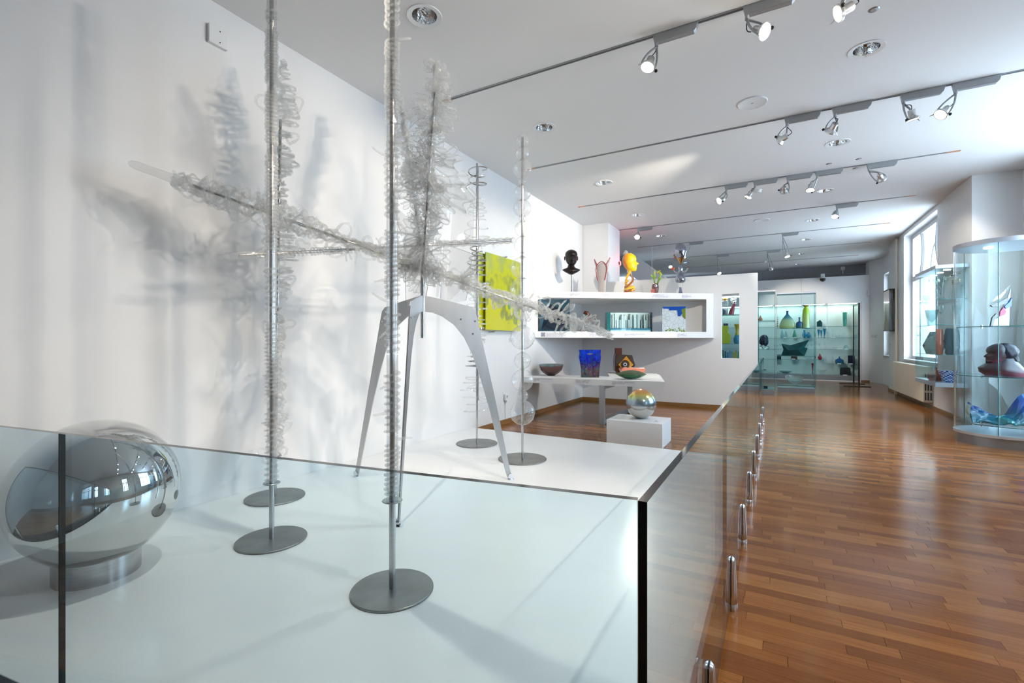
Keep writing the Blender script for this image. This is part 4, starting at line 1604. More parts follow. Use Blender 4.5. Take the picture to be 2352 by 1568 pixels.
M_QUARRY, nt, out = nodemat('quarry_glass')
tc = N(nt, 'TexCoord')
vo = N(nt, 'TexVoronoi', feature='DISTANCE_TO_EDGE')
vo.inputs['Scale'].default_value = 5.5
nt.links.new(tc.outputs['Generated'], vo.inputs['Vector'])
vr = N(nt, 'ValToRGB')
vr.color_ramp.elements[0].position = 0.0
vr.color_ramp.elements[0].color = (0.30, 0.38, 0.45, 1)
vr.color_ramp.elements[1].position = 0.035
vr.color_ramp.elements[1].color = (0.66, 0.74, 0.80, 1)
nt.links.new(vo.outputs['Distance'], vr.inputs[0])
b = N(nt, 'BsdfPrincipled')
b.inputs['Roughness'].default_value = 0.12
nt.links.new(vr.outputs[0], b.inputs['Base Color'])
nt.links.new(b.outputs[0], out.inputs[0])
M_SKYB = pbr('cobalt_glass', (0.01, 0.08, 0.42), 0.1, coat=0.5)
M_OLIVE = pbr('olive_glass', (0.16, 0.24, 0.03), 0.15, coat=0.4)
p, px = shelf_item(1548, LA_, LB_, 0.10, ZLT)
t = thing('quarry_glass_block', 'upright glass block like a white quarry under blue sky with green shrubs', 'sculpture', p, R(14))
w, h, dp = 25.5 * px, 58 * px, 0.07
bx(-w, w, 0.012, dp, 0, h).obj('white_rock', M_QUARRY, t, smooth=0, local=True)
zz = h * 0.985


def relief(name, poly, mat, y=0.0, th=0.011):
    m = MB().prism(poly, 0, th)
    m.v = [Vector((q.x, y + th - q.z if False else y + q.z, q.y)) for q in m.v]
    m.f = [f[::-1] for f in m.f]
    return m.obj(name, mat, t, smooth=0, local=True)


relief('blue_sky', [(-w, h), (-w * 0.9, h * 0.93), (-w * 0.42, h * 0.93), (-w * 0.40, h * 0.86), (w * 0.28, h * 0.86), (w * 0.34, h * 0.62), (w * 0.55, h * 0.62), (w, h * 0.95), (w, h)], M_SKYB)
relief('green_slope', [(w * 0.62, h * 0.88), (w * 0.98, h * 0.94), (w * 0.98, h * 0.5), (w * 0.75, h * 0.62)], M_OLIVE, -0.001)
rg = random.Random(9)
for k in range(26):
    bxx = rg.uniform(-w * 0.92, w * 0.92)
    bz = rg.uniform(0.008, h * 0.17)
    MB().ball((bxx, 0.008, bz), rg.uniform(0.010, 0.024), 7, 5, (1, 0.4, 0.8)).obj('shrub', rg.choice((M_OLIVE, M_OLIVE, M_SKYB if k % 5 == 0 else M_OLIVE, M_EYEW)), t, smooth=0, local=True)

# ---- table objects
M_BOWL = ramp_mat('oxblood_glass', [(0, (0.04, 0.010, 0.008)), (0.55, (0.085, 0.018, 0.012)), (0.8, (0.10, 0.03, 0.03)), (0.92, (0.10, 0.16, 0.17)), (1, (0.18, 0.26, 0.28))], rough=0.07, mottled=0.35, mscale=3, coat=0.6)
p = at_z(1266, 862, ZG)
px = depth(p) / FPX
t = thing('oxblood_bowl', 'dark red glass bowl with a clear bead on its rim', 'bowl', p)
MB().lathe([(0, 0), (8 * px, 0), (9 * px, 1 * px), (17 * px, 5 * px), (24 * px, 12 * px), (28 * px, 22 * px), (28.5 * px, 26 * px), (26.5 * px, 26 * px), (25 * px, 20 * px), (18 * px, 9 * px), (8 * px, 3.5 * px), (0, 3 * px)], 40).obj('bowl_body', M_BOWL, t, smooth=50, local=True)
MB().ball((28 * px * math.cos(YAW), 28 * px * math.sin(YAW), 27.5 * px), 3.2 * px, 16, 10).obj('rim_bead', M_GLASS, t, local=True)

M_BAG = ramp_mat('blue_bag_glass', [(0, (0.10, 0.07, 0.06)), (0.3, (0.12, 0.08, 0.10)), (0.5, (0.02, 0.03, 0.20)), (0.66, (0.005, 0.03, 0.48)), (1, (0.004, 0.05, 0.58))], rough=0.07, mottled=0.35, mscale=9, coat=0.6, voronoi=15)
p = at_z(1354, 866, ZG)
px = depth(p) / FPX
t = thing('blue_bag_vase', 'cobalt blue glass carrier bag with a handle hole and speckled base', 'vase', p, YAW)
m = MB()
W0, W1, Hh = 20 * px, 25 * px, 63 * px
hole = [(-9 * px, 54 * px), (0, 51.5 * px), (9 * px, 54 * px), (0, 55.5 * px)]
outl = [(-W0, 0), (W0, 0), (21.5 * px, 20 * px), (25 * px, 46 * px), (24 * px, 56 * px), (25 * px, Hh), (-25 * px, Hh), (-24 * px, 56 * px), (-25 * px, 46 * px), (-21.5 * px, 20 * px)]


def wallp(y0, fl):
    vs = [(x_, y0 * (1.0 if z_ < 30 * px else 0.72), z_) for x_, z_ in outl] + [(x_, y0 * 0.72, z_) for x_, z_ in hole]
    fs = [(0, 1, 2, 9), (9, 2, 3, 8), (8, 3, 11), (8, 11, 10), (3, 12, 11), (8, 10, 7), (3, 4, 12), (7, 10, 13), (12, 4, 5), (7, 13, 6), (12, 5, 13), (13, 5, 6), (10, 11, 12, 13)[:0]]
    fs = [f for f in fs if f]
    m.add(vs, [f[::-1] for f in fs] if fl else fs)


D0 = 0.075
wallp(-D0, False)
wallp(D0, True)
n_ = len(outl) + 4
for i in range(10):
    j = (i + 1) % 10
    m.f.append([i, i + n_, j + n_, j])
    m.m.append(0)
for i in range(10, 14):
    j = i + 1 if i < 13 else 10
    m.f.append([i, j, j + n_, i + n_])
    m.m.append(0)
m.obj('bag_body', M_BAG, t, smooth=35, local=True)

M_AMB = pbr('amber_glass', (0.50, 0.23, 0.01), 0.08, coat=0.5)
M_AMBD = pbr('dark_amber_glass', (0.035, 0.018, 0.008), 0.08, coat=0.7)
p = at_z(1432, 857, ZG)
px = depth(p) / FPX
t = thing('amber_eye_vessel', 'dark faceted amber glass vessel with a round eye and square neck', 'sculpture', p, YAW)
m = MB().prism([(-14 * px, 0), (14 * px, 0), (25 * px, 20 * px), (18 * px, 42 * px), (-20 * px, 44 * px), (-22 * px, 28 * px), (-22 * px, 8 * px)], -0.09, 0.09)
m.v = [Vector((q.x, q.z, q.y)) for q in m.v]
m.f = [f[::-1] for f in m.f]
m.obj('faceted_body', M_AMBD, t, smooth=0, local=True, bevel=0.006)
m = MB().prism([(-14 * px, 20 * px), (2 * px, 4 * px), (20 * px, 20 * px), (4 * px, 40 * px)], -0.098, -0.088)
m.v = [Vector((q.x, q.z, q.y)) for q in m.v]
m.f = [f[::-1] for f in m.f]
m.obj('amber_facet', M_AMB, t, smooth=0, local=True)
for rr, yy, mt in ((10, -0.104, M_AMBD), (4.2, -0.112, M_ALUL), (2.2, -0.118, M_TEALD)):
    MB().tube([(1 * px, yy, 21 * px), (1 * px, -0.09, 21 * px)], rr * px, 24).obj('eye_ring', mt, t, local=True)
bx(-19 * px, -5 * px, -0.05, 0.05, 43 * px, 58 * px).obj('square_neck', M_BROWN, t, smooth=0, local=True)

M_PINK = pbr('salmon_glass', (0.72, 0.24, 0.15), 0.12, coat=0.5)
p = at_z(1450, 861, ZG)
px = depth(p) / FPX
m = MB().prism([(-28 * px, 0), (-24 * px, 3 * px), (24 * px, 3 * px), (28 * px, 0), (22 * px, -13 * px), (-22 * px, -13 * px)], -0.12, 0.12)
m.v = [Vector((q.x, q.z, q.y + 14 * px)) for q in m.v]
m.f = [f[::-1] for f in m.f]
o = m.obj('salmon_dish', M_PINK, smooth=0, bevel=0.008)
o.location = p + Vector((0, 0.05, 0))
o.rotation_euler = (0, 0, YAW)
tag(o, 'salmon pink glass dish behind the green almond shaped glass', 'bowl')

M_GAL1 = pbr('green_granular_glass', (0.055, 0.10, 0.03), 0.35, noise_amt=0.7, noise_scale=90, bump=0.8, bump_scale=120)
M_GAL2 = pbr('green_clear_glass', (0.006, 0.10, 0.02), 0.06, coat=0.7)
p = at_z(1450, 870.5, ZG)
px = depth(p) / FPX
t = thing('green_almond_glass', 'green almond shaped cast glass with a granular top', 'sculpture', p, YAW)
for nm, mt, z0, z1 in (('clear_underside', M_GAL2, 0.0, 11), ('granular_top', M_GAL1, 11, 21)):
    def fn(u_, v_, z0=z0, z1=z1, nm=nm):
        a = v_ * 2 * math.pi
        cx = math.copysign(abs(math.cos(a)) ** 1.25, math.cos(a))
        k = u_
        if nm == 'granular_top':
            return (35 * px * cx * k, 0.14 * math.sin(a) * k, (11 + 9.5 * (1 - k * k)) * px)
        return (35 * px * cx * k, 0.14 * math.sin(a) * k, (0.3 + 10.7 * k * k) * px)
    MB().sheet(fn, 10, 40, 0.004).obj(nm, mt, t, smooth=60, local=True)
p = at_z(1504, 874.8, ZG)
card('blank brown-edged card lying at the table corner', Vector((p.x, p.y + 0.03, ZG + 0.0005)), (1, 0.07, 0), (-0.07, 1, 0), 0.17, 0.03, 'DAR', 0.1, 0.3)

# ------------------------------------------------------------------ labels on the board fronts
def front_card(label, u0, u1, v0, v1, A, B, body, ink=None, tw=0.86, th=0.72):
    pa, ta = on_line(u0, A, B, -0.0015)
    pb, tb_ = on_line(u1, A, B, -0.0015)
    tm = (ta + tb_) / 2
    z = CAMH + (784 - (v0 + v1) / 2) / FPX * tm
    h = (v1 - v0) / FPX * tm
    c = Vector(((pa.x + pb.x) / 2, (pa.y + pb.y) / 2, z))
    d = Vector((pb.x - pa.x, pb.y - pa.y, 0))
    return card(label, c, d, (0, 0, 1), d.length, h, body, tw, th, ink)


front_card('label on the upper board below the black bust', 1308.5, 1337, 672.5, 681, TA, TB, 'PORTRÉT / PORTRAIT\nMARTIN JANECKÝ\n2016', M_INK)
front_card('label on the upper board below the horned vase', 1380, 1402, 673, 682, TA, TB, 'VÁZA MARTIAN\nDUŠAN KAHAN\n2016, DAR / GIFT', M_INK)
front_card('label on the upper board below the yellow head', 1449.5, 1471.5, 674.5, 683.5, TA, TB, 'HLAVA / HEAD\nJIŘÍ PAČINEK\n2016, DAR / GIFT', M_INK)
front_card('label on the upper board below the cactus creature', 1496.5, 1539, 674.5, 684, TA, TB, 'LUPEN NEBESKÝ\nOSCAR DE LA TORRE 2013\nMEX - NOR GLASS, 2013, DAR / GIFT', M_INK)
front_card('label on the upper board below the mirrored figure', 1566.5, 1589, 676, 685, TA, TB, 'PÁN / MAN\nMILAN VOBRUBA\n2003, DAR', M_INKF)
front_card('four line label under the teal pyramid slab', 1254.5, 1301, 762, 775, LA_, LB_, 'MODRÉ OKO PYRAMIDY\nGLASS EYE OF THE PYRAMID\nSTANISLAV LIBENSKÝ - JAROSLAVA\nBRYCHTOVÁ, 1993, DAR / GIFT', M_INK, 0.92)
front_card('label under the curled brown figure', 1353, 1380, 763.5, 773.5, LA_, LB_, 'KAPITOLA\nMARTINA JANEČKOVÁ\n2013, DAR / GIFT', M_INKF)
front_card('wide label under the layered harbour block', 1433, 1483.5, 764, 774, LA_, LB_, 'PŘÍSTAV V LAUSANNE / PORT DE LAUSANNE\nKATEŘINA KOUKALOVÁ\n2007', M_INK, 0.93)
front_card('label under the white quarry block', 1555.5, 1578, 765, 774.5, LA_, LB_, 'LOM / QUARRY\nJAROSLAV MATOUŠ\n2010', M_INKF)
front_card('label on the table edge below the oxblood bowl', 1226, 1270.5, 867.3, 877.3, GA, GB, 'ZÁCHRANA TONOUCÍHO / RESCUE\nJAN MAREŠ\n1998', M_INK, 0.92)
front_card('label on the table edge below the blue bag', 1321.5, 1358.5, 871, 881.5, GA, GB, 'IGELITKA / PLASTIC BAG\nMILUŠE ROUBÍČKOVÁ\n1983/1984, DAR / GIFT', M_INK, 0.88)
front_card('label on the table edge below the green almond glass', 1405, 1461.5, 874.5, 886.5, GA, GB, 'ZELENÁ GALAXIE / GREEN GALAXY\nIVANA HOUSEROVÁ\n1999', M_INK, 0.9)
# square emblem beside the four line label
pa, ta = on_line(1243, LA_, LB_, -0.0015)
pb, _ = on_line(1252, LA_, LB_, -0.0015)
zc = CAMH + (784 - 768) / FPX * ta
d = Vector((pb.x - pa.x, pb.y - pa.y, 0))
w = d.length
M = Matrix.Translation(Vector(((pa.x + pb.x) / 2, (pa.y + pb.y) / 2, zc))) @ Matrix((d.normalized(), Vector((0, 0, 1)), d.normalized().cross(Vector((0, 0, 1))))).transposed().to_4x4()
t = thing('emblem_sticker', 'small square blue-grey emblem sticker left of the four line label', 'sticker', M.translation)
MB().box(-w / 2, w / 2, -w / 2, w / 2, 0, 0.002).xf(M).obj('sticker', M_LOGO, t, smooth=0)
MB().tube([(w * 0.38 * math.cos(a * 0.3142), w * 0.38 * math.sin(a * 0.3142), 0.003) for a in range(20)], w * 0.035, 5, closed=True).xf(M).obj('ring_mark', M_PAPER, t)
m = fit_text('GLA', w * 0.55, w * 0.22)
m.v = [M @ Vector((q.x, q.y, 0.0028)) for q in m.v]
m.obj('lettering', M_PAPER, t, smooth=0)

# ================================================================== yellow glass picture and fittings on the left wall
M_YEL, nt, out = nodemat('yellow_sheet_glass')
tc = N(nt, 'TexCoord')
no = N(nt, 'TexNoise')
no.inputs['Scale'].default_value = 3.2
no.inputs['Detail'].default_value = 4
nt.links.new(tc.outputs['Generated'], no.inputs['Vector'])
sp_ = N(nt, 'SeparateXYZ')
nt.links.new(tc.outputs['Generated'], sp_.inputs[0])
ma = N(nt, 'Math', operation='MULTIPLY_ADD')
ma.inputs[1].default_value = -0.45
nt.links.new(sp_.outputs['Z'], ma.inputs[0])
ad = N(nt, 'Math', operation='ADD')
ad.inputs[1].default_value = 0.15
nt.links.new(no.outputs[0], ma.inputs[2])
nt.links.new(ma.outputs[0], ad.inputs[0])
rr = N(nt, 'ValToRGB')
cr = rr.color_ramp
cr.interpolation = 'EASE'
cr.elements[0].position = 0.15
cr.elements[0].color = (0.40, 0.46, 0.10, 1)
cr.elements[1].position = 0.5
cr.elements[1].color = (0.27, 0.30, 0.07, 1)
e = cr.elements.new(0.36)
e.color = (0.56, 0.58, 0.012, 1)
e = cr.elements.new(0.56)
e.color = (0.60, 0.58, 0.01, 1)
nt.links.new(ad.outputs[0], rr.inputs[0])
b = N(nt, 'BsdfPrincipled')
b.inputs['Roughness'].default_value = 0.15
nt.links.new(rr.outputs[0], b.inputs['Base Color'])
nt.links.new(b.outputs[0], out.inputs[0])
M_GRN = pbr('grass_green', (0.06, 0.33, 0.02), 0.3)
pa = at_x(1116, 578, XL + 0.1)
pb = at_x(1116, 757, XL + 0.1)
pc = at_x(1196, 757, XL + 0.1)
t = thing('yellow_glass_picture', 'yellow painted glass panels mounted on the left wall behind the bead pole', 'picture', (XL, pa.y, pb.z))
bx(XL + 0.085, XL + 0.1, pa.y, pc.y, pb.z, pa.z).obj('front_sheet', M_YEL, t, smooth=0)
bx(XL + 0.03, XL + 0.045, pa.y - 0.13, pc.y - 0.1, pb.z + 0.02, pa.z - 0.02).obj('rear_sheet', M_YEL, t, smooth=0)
q = at_x(1170, 702, XL + 0.103)
MB().ball((XL + 0.101, q.y, q.z), 0.055, 14, 10, (0.05, 0.9, 1.2)).obj('green_patch', M_GRN, t)
for uu in (1162, 1135):
    q = at_x(uu, 590 if uu > 1150 else 762, XL + 0.1)
    MB().tube([(XL, q.y, q.z), (XL + 0.12, q.y, q.z)], 0.012, 10).obj('stand_off', M_STEEL, t)
q = at_x(1172, 781, XL + 0.001)
card('label on the wall below the yellow glass picture', Vector((XL + 0.001, q.y + 0.05, q.z)), (0, 1, 0), (0, 0, 1), 0.19, 0.085, 'MAR / SEA\nDIG. HAVEL\n2014, DAR')
q = at_x(497, 87, XL)
t = thing('wall_sensor', 'small white square sensor box high on the left wall', 'sensor', (XL, q.y, q.z))
bx(XL, XL + 0.035, q.y - 0.075, q.y + 0.075, q.z - 0.075, q.z + 0.075).obj('housing', M_PLASTIC, t, smooth=0, bevel=0.004)
for dz in (0.045, -0.045):
    MB().tube([(XL + 0.034, q.y + 0.01, q.z + dz), (XL + 0.037, q.y + 0.01, q.z + dz)], 0.005, 8).obj('screw', M_BLACK, t)
q = at_x(1160, 915, XL)
t = thing('wall_socket', 'white wall socket with a cable, above the wooden baseboard', 'socket', (XL, q.y, q.z))
bx(XL, XL + 0.04, q.y - 0.05, q.y + 0.05, q.z - 0.03, q.z + 0.08).obj('socket_box', M_PLASTIC, t, smooth=0, bevel=0.006)
MB().tube([(XL + 0.04, q.y, q.z + 0.035), (XL + 0.043, q.y, q.z + 0.035)], 0.022, 16).obj('socket_well', M_GREYW, t)
bx(XL + 0.01, XL + 0.05, q.y - 0.02, q.y + 0.03, q.z - 0.06, q.z - 0.02).obj('plug', M_PLASTIC, t, smooth=0, bevel=0.006)
MB().tube([(XL + 0.012, q.y, q.z - 0.05), (XL + 0.012, q.y - 0.01, q.z - 0.2), (XL + 0.012, q.y, 0.08)], 0.005, 6).obj('cable', M_PLASTIC, t)

# ================================================================== showcases
def vitrine(name, label, x0, x1, y0, y1, z0, z1, shelves, base_mat=None, base_h=0.13, top_h=0.04, group=None):
    t = thing(name, label, 'showcase', ((x0 + x1) / 2, (y0 + y1) / 2, z0), group=group)
    bx(x0 + 0.02, x1 - 0.02, y0 + 0.02, y1 - 0.02, z0, z0 + base_h).obj('base', base_mat or M_ALU, t, smooth=0, bevel=0.002)
    bx(x0, x1, y0, y1, z1 - top_h, z1).obj('top', M_ALUL, t, smooth=0)
    e = 0.004
    for a in ((x0, x1, y0, y0 + e), (x0, x1, y1 - e, y1), (x0, x0 + e, y0 + e, y1 - e), (x1 - e, x1, y0 + e, y1 - e)):
        bx(*a, z0 + base_h, z1 - top_h).obj('glass_pane', M_VIT, t, smooth=0)
    for x in (x0, x1):
        for y in (y0, y1):
            s = 0.009
            xx = x - s if x == x1 else x
            yy = y - s if y == y1 else y
            bx(xx, xx + s, yy, yy + s, z0 + base_h, z1 - top_h).obj('corner_joint', M_EDGEL, t, smooth=0)
    for z in shelves:
        m = MB()
        m.box(x0 + 0.01, x1 - 0.01, y0 + 0.01, y1 - 0.01, z - 0.007, z)
        m.m = [0, 0, 1, 1, 1, 1]
        m.obj('glass_shelf', [M_VIT, M_EDGEL], t, smooth=0)
    return t


PROF = {
    'tall': [(0, 0), (0.7, 0), (0.75, 0.05), (0.95, 0.7), (1, 1), (0.9, 1), (0.85, 0.7), (0.62, 0.08), (0, 0.06)],
    'flask': [(0, 0), (0.85, 0), (1, 0.08), (0.97, 0.22), (0.7, 0.5), (0.3, 0.72), (0.14, 0.8), (0.12, 0.96), (0.2, 1.0), (0, 1.0)],
    'bottle': [(0, 0), (0.9, 0), (1, 0.06), (1, 0.45), (0.8, 0.55), (0.28, 0.62), (0.2, 0.7), (0.2, 0.93), (0.34, 1), (0, 1)],
    'lime': [(0, 0), (0.95, 0), (1, 0.05), (0.95, 0.55), (0.85, 0.80), (0.6, 0.86), (0.42, 0.93), (0.8, 0.98), (0.75, 1), (0, 1)],
    'pear': [(0, 0), (0.75, 0), (1, 0.15), (0.9, 0.4), (0.45, 0.75), (0.3, 1), (0, 1)],
    'jug': [(0, 0), (0.45, 0), (0.95, 0.25), (1, 0.45), (0.7, 0.75), (0.35, 0.85), (0.55, 1), (0, 0.98)],
    'cone': [(0, 0), (0.45, 0), (0.4, 0.03), (0.12, 0.06), (0.12, 0.2), (0.5, 0.6), (1, 1), (0.9, 1), (0.4, 0.6), (0, 0.25)],
    'goblet': [(0, 0), (0.7, 0), (0.66, 0.03), (0.12, 0.06), (0.1, 0.5), (0.5, 0.58), (0.95, 0.78), (1, 1), (0.92, 1), (0.86, 0.78), (0, 0.58)],
    'bowl': [(0, 0), (0.3, 0), (0.25, 0.08), (0.2, 0.15), (0.6, 0.35), (0.92, 0.75), (1, 1), (0.9, 1), (0.8, 0.7), (0.4, 0.4), (0, 0.3)],
    'drop': [(0, 0), (0.5, 0), (1, 0.25), (0.9, 0.45), (0.4, 0.7), (0.12, 1), (0, 1)],
    'jar': [(0, 0), (0.8, 0), (1, 0.12), (1, 0.5), (0.9, 0.6), (0.7, 0.62), (0.5, 0.72), (0.15, 0.78), (0.12, 0.85), (0.2, 0.95), (0, 1)],
    'dome': [(0, 0), (0.9, 0), (1, 0.25), (0.85, 0.65), (0.5, 0.9), (0.2, 0.95), (0, 1)],
    'trumpet': [(0, 0), (0.55, 0), (0.5, 0.05), (0.3, 0.1), (0.32, 0.3), (0.5, 0.6), (1, 1), (0.94, 1), (0.44, 0.6), (0, 0.2)],
    'decanter': [(0, 0), (0.9, 0), (1, 0.15), (0.8, 0.35), (0.3, 0.55), (0.26, 0.75), (0.4, 0.8), (0.26, 0.84), (0.5, 0.97), (0, 1)],
    'lobes': [(0, 0), (0.7, 0), (0.85, 0.06), (0.8, 0.2), (0.97, 0.27), (0.92, 0.42), (1, 0.5), (0.95, 0.63), (0.97, 0.72), (0.88, 0.83), (0.85, 0.93), (0.7, 1), (0, 1)],
    'plate': [(0, 0), (0.4, 0), (0.5, 0.3), (1, 0.9), (1, 1), (0.45, 0.5), (0, 0.4)],
    'cup': [(0, 0), (0.6, 0), (0.75, 0.5), (1, 1), (0.92, 1), (0.66, 0.5), (0, 0.15)],
}
NS = {'goblet': 16, 'cone': 18}


def item(name, label, cat, x, y, z, w, h, prof, mat, group=None, flat=1.0, fn=None, n=22, rot=0.0):
    m = MB().lathe([(r * w / 2, q * h) for r, q in PROF[prof]], NS.get(prof, n), fn=fn)
    if flat != 1.0:
        m.v = [Vector((v.x, v.y * flat, v.z)) for v in m.v]
    o = m.obj(name, mat, smooth=50)
    o.location = (x, y, z)
    o.rotation_euler = (0, 0, rot)
    return tag(o, label, cat, group)


def item_px(name, label, cat, u, v0, v1, wpx, y, z, prof, mat, **kw):
    """u, top and bottom pixel and width seen in the photograph, standing on shelf height z in the plane y"""
    p = at_y(u, 784, y)
    s = depth(p) / FPX
    return item(name, label, cat, p.x, y, z, wpx * s, (v1 - v0) * s, prof, mat, **kw)


M_CB = colglass('pale_blue_glass', (0.55, 0.72, 0.75), 0.25)
M_CLR = pane('clear_ware', (0.93, 0.96, 0.96), ior=1.55)
M_TEALV = colglass('sea_green_glass', (0.10, 0.48, 0.36), 0.55)
M_AQUA = colglass('aqua_glass', (0.02, 0.30, 0.48), 0.75)
M_RUBY = colglass('ruby_glass', (0.42, 0.03, 0.06), 0.7)
M_COBALT = ramp_mat('blue_green_bottle', [(0, (0.01, 0.16, 0.10)), (0.35, (0.01, 0.10, 0.28)), (1, (0.01, 0.05, 0.30))], rough=0.08, clear=0.25)
M_FLASK = ramp_mat('blue_to_yellow_glass', [(0, (0.62, 0.68, 0.30)), (0.45, (0.55, 0.68, 0.42)), (0.62, (0.10, 0.34, 0.36)), (0.78, (0.01, 0.16, 0.34)), (1, (0.01, 0.08, 0.30))], rough=0.08, clear=0.35)
M_LIME = ramp_mat('lime_to_clear_glass', [(0, (0.68, 0.74, 0.40)), (0.5, (0.62, 0.70, 0.18)), (0.75, (0.50, 0.64, 0.02)), (0.93, (0.55, 0.62, 0.02)), (0.97, (0.45, 0.17, 0.02)), (1, (0.45, 0.17, 0.02))], rough=0.08, clear=0.3)
M_DTEAL = pbr('dark_teal_facets', (0.005, 0.058, 0.06), 0.2, spec=0.35)
M_DKB = pbr('near_black_blue_glass', (0.006, 0.01, 0.03), 0.2, spec=0.35)
M_TAG = pbr('tiny_label', (0.8, 0.8, 0.8), 0.6)
M_CRYS = artglass('crystal', (0.97, 0.99, 0.985), 0.3, ior=1.5)

# ------------------------------------------------------------------ built-in showcase in the far wall
YI = YF + 0.12
D_ = 0.5
sc = thing('builtin_showcase', 'long lit glass showcase built into the far white wall', 'showcase', ((SX0 + SX1) / 2, YF, 0))
bx(SX0, SX1, YF + D_, YF + D_ + 0.03, 0.2, SZ1).obj('back_panel', M_LINEN, sc, smooth=0)
bx(SX0, SX1, YF + 0.02, YF + D_, 0.02, 0.2).obj('plinth', M_ALU, sc, smooth=0)
bx(SX0, SX1, YF + 0.02, YF + D_, SZ1, SZ1 + 0.1).obj('canopy', M_ALUL, sc, smooth=0)
bx(SX1 - 0.02, SX1, YF + 0.02, YF + D_, 0.2, SZ1).obj('side_panel', M_ALUL, sc, smooth=0)
bx(SX0, SX0 + 0.02, YF + 0.02, YF + D_, 0.2, SZ1).obj('side_panel', M_ALUL, sc, smooth=0)
zsh = [1.94, 1.53, 1.118]
xj = [SX0 + 0.02, -1.9, -0.95, 0.02, at_y(1845, 784, YF).x, at_y(1900, 784, YF).x, SX1 - 0.02]
for k, (a, c) in enumerate(zip(xj, xj[1:])):
    bx(a + 0.004, c - 0.004, YF + 0.02, YF + 0.028, 0.21, SZ1 - 0.02).obj('glass_door', M_VIT, sc, smooth=0)
    if k:
        bx(a - 0.006, a + 0.006, YF + 0.03, YF + 0.05, 0.2, SZ1).obj('post', M_ALUL, sc, smooth=0)
    bx(a + 0.05, c - 0.05, YF + 0.16, YF + 0.36, SZ1 - 0.012, SZ1 - 0.002).obj('lamp_strip', M_LED, sc, smooth=0)
    zz = zsh + ([0.737] if k < len(xj) - 2 else [0.60])
    for z in zz:
        m = MB()
        m.box(a + 0.006, c - 0.006, YF + 0.05, YF + D_ - 0.01, z - 0.007, z)
        m.m = [0, 0, 1, 1, 1, 1]
        m.obj('glass_shelf', [M_VIT, M_EDGEL], sc, smooth=0)


def fc(u):        # crop pixel helpers for the far cabinets (crop scale 5.6 from 1640,640)
    return 1640 + u / 5.6


def fv(v):
    return 640 + v / 5.6


YS = YF + 0.25
FAR = [
    ('tall_vase', 'tall sea green glass vase on the top shelf near the black stand', 'vase', 1682, 425, 605, 50, 1.94, 'tall', M_TEALV, {}),
    ('pear_vase', 'pale grey pear shaped vase, left one of a pair', 'vase', 875, 652, 757, 40, 1.53, 'pear', M_CB, {}),
    ('pear_vase', 'pale greenish pear shaped vase, right one of a pair', 'vase', 924, 668, 757, 42, 1.53, 'pear', M_CB, {}),
    ('bottle_vase', 'pale green bottle vase on the second shelf of the far showcase', 'vase', 1035, 655, 757, 44, 1.53, 'pear', M_TEALV, {}),
    ('blue_jug', 'blue glass jug, taller of the two', 'jug', 1160, 657, 757, 48, 1.53, 'jug', M_AQUA, {}),
    ('blue_jug', 'blue glass jug, squat one of the two', 'jug', 1216, 685, 757, 54, 1.53, 'jug', M_AQUA, {}),
    ('funnel_vase', 'blue funnel glass, left of three', 'vase', 1345, 650, 757, 33, 1.53, 'cone', M_AQUA, {}),
    ('funnel_vase', 'blue funnel glass, middle of three', 'vase', 1381, 658, 757, 32, 1.53, 'cone', M_AQUA, {}),
    ('funnel_vase', 'blue funnel glass, right of three', 'vase', 1422, 638, 757, 40, 1.53, 'cone', M_AQUA, {}),
    ('glass_box', 'clear lidded glass box, left of three on the second shelf', 'box', 1570, 682, 757, 90, 1.53, 'jar', M_CLR, {}),
    ('glass_box', 'clear lidded glass box, middle of three on the second shelf', 'box', 1672, 672, 757, 70, 1.53, 'jar', M_CLR, {}),
    ('glass_box', 'clear lidded glass box, right of three on the second shelf', 'box', 1750, 690, 757, 50, 1.53, 'jar', M_CLR, {}),
    ('glass_dome', 'clear glass dome on the third shelf near the black stand', 'bowl', 1698, 852, 910, 58, 1.118, 'dome', M_CB, {}),
    ('glass_cup', 'low clear glass bowls on the third shelf of the far showcase', 'bowl', 1555, 880, 910, 60, 1.118, 'bowl', M_CLR, {}),
    ('drop_vase', 'ruby drop shaped vase on the fourth shelf', 'vase', 1362, 962, 1045, 50, 0.737, 'drop', M_RUBY, {}),
    ('clear_bowl', 'clear bowl beside the ruby drop vase', 'bowl', 1425, 1018, 1048, 60, 0.737, 'bowl', M_CLR, {}),
    ('cut_bowl', 'wide clear cut bowl on the fourth shelf behind the teal sculpture', 'bowl', 1205, 995, 1045, 120, 0.737, 'bowl', M_CLR, {}),
    ('lidded_jar', 'green and blue lidded glass jar on the lower right shelf', 'jar', 1612, 1003, 1097, 92, 0.60, 'jar', M_COBALT, {}),
    ('big_dish', 'large clear dish standing at the bottom of the far showcase', 'bowl', 1390, 1068, 1130, 110, 0.2, 'plate', M_CLR, {}),
    ('slim_vase', 'slim pinkish vase at the bottom of the far showcase', 'vase', 1268, 1090, 1232, 26, 0.2, 'trumpet', M_RUBY, {}),
    ('low_plate', 'low grey plate at the bottom of the far showcase', 'plate', 920, 1200, 1232, 150, 0.2, 'plate', M_CB, {}),
]
for nm, lb, ct, u, v0, v1, w, z, pr, mt, kw in FAR:
    if nm == 'glass_cup':
        lb = 'low clear glass bowl beside the dome on the third shelf'
    item_px(nm, lb, ct, fc(u), fv(v0), fv(v1), w / 5.6, YS, z, pr, mt, **kw)
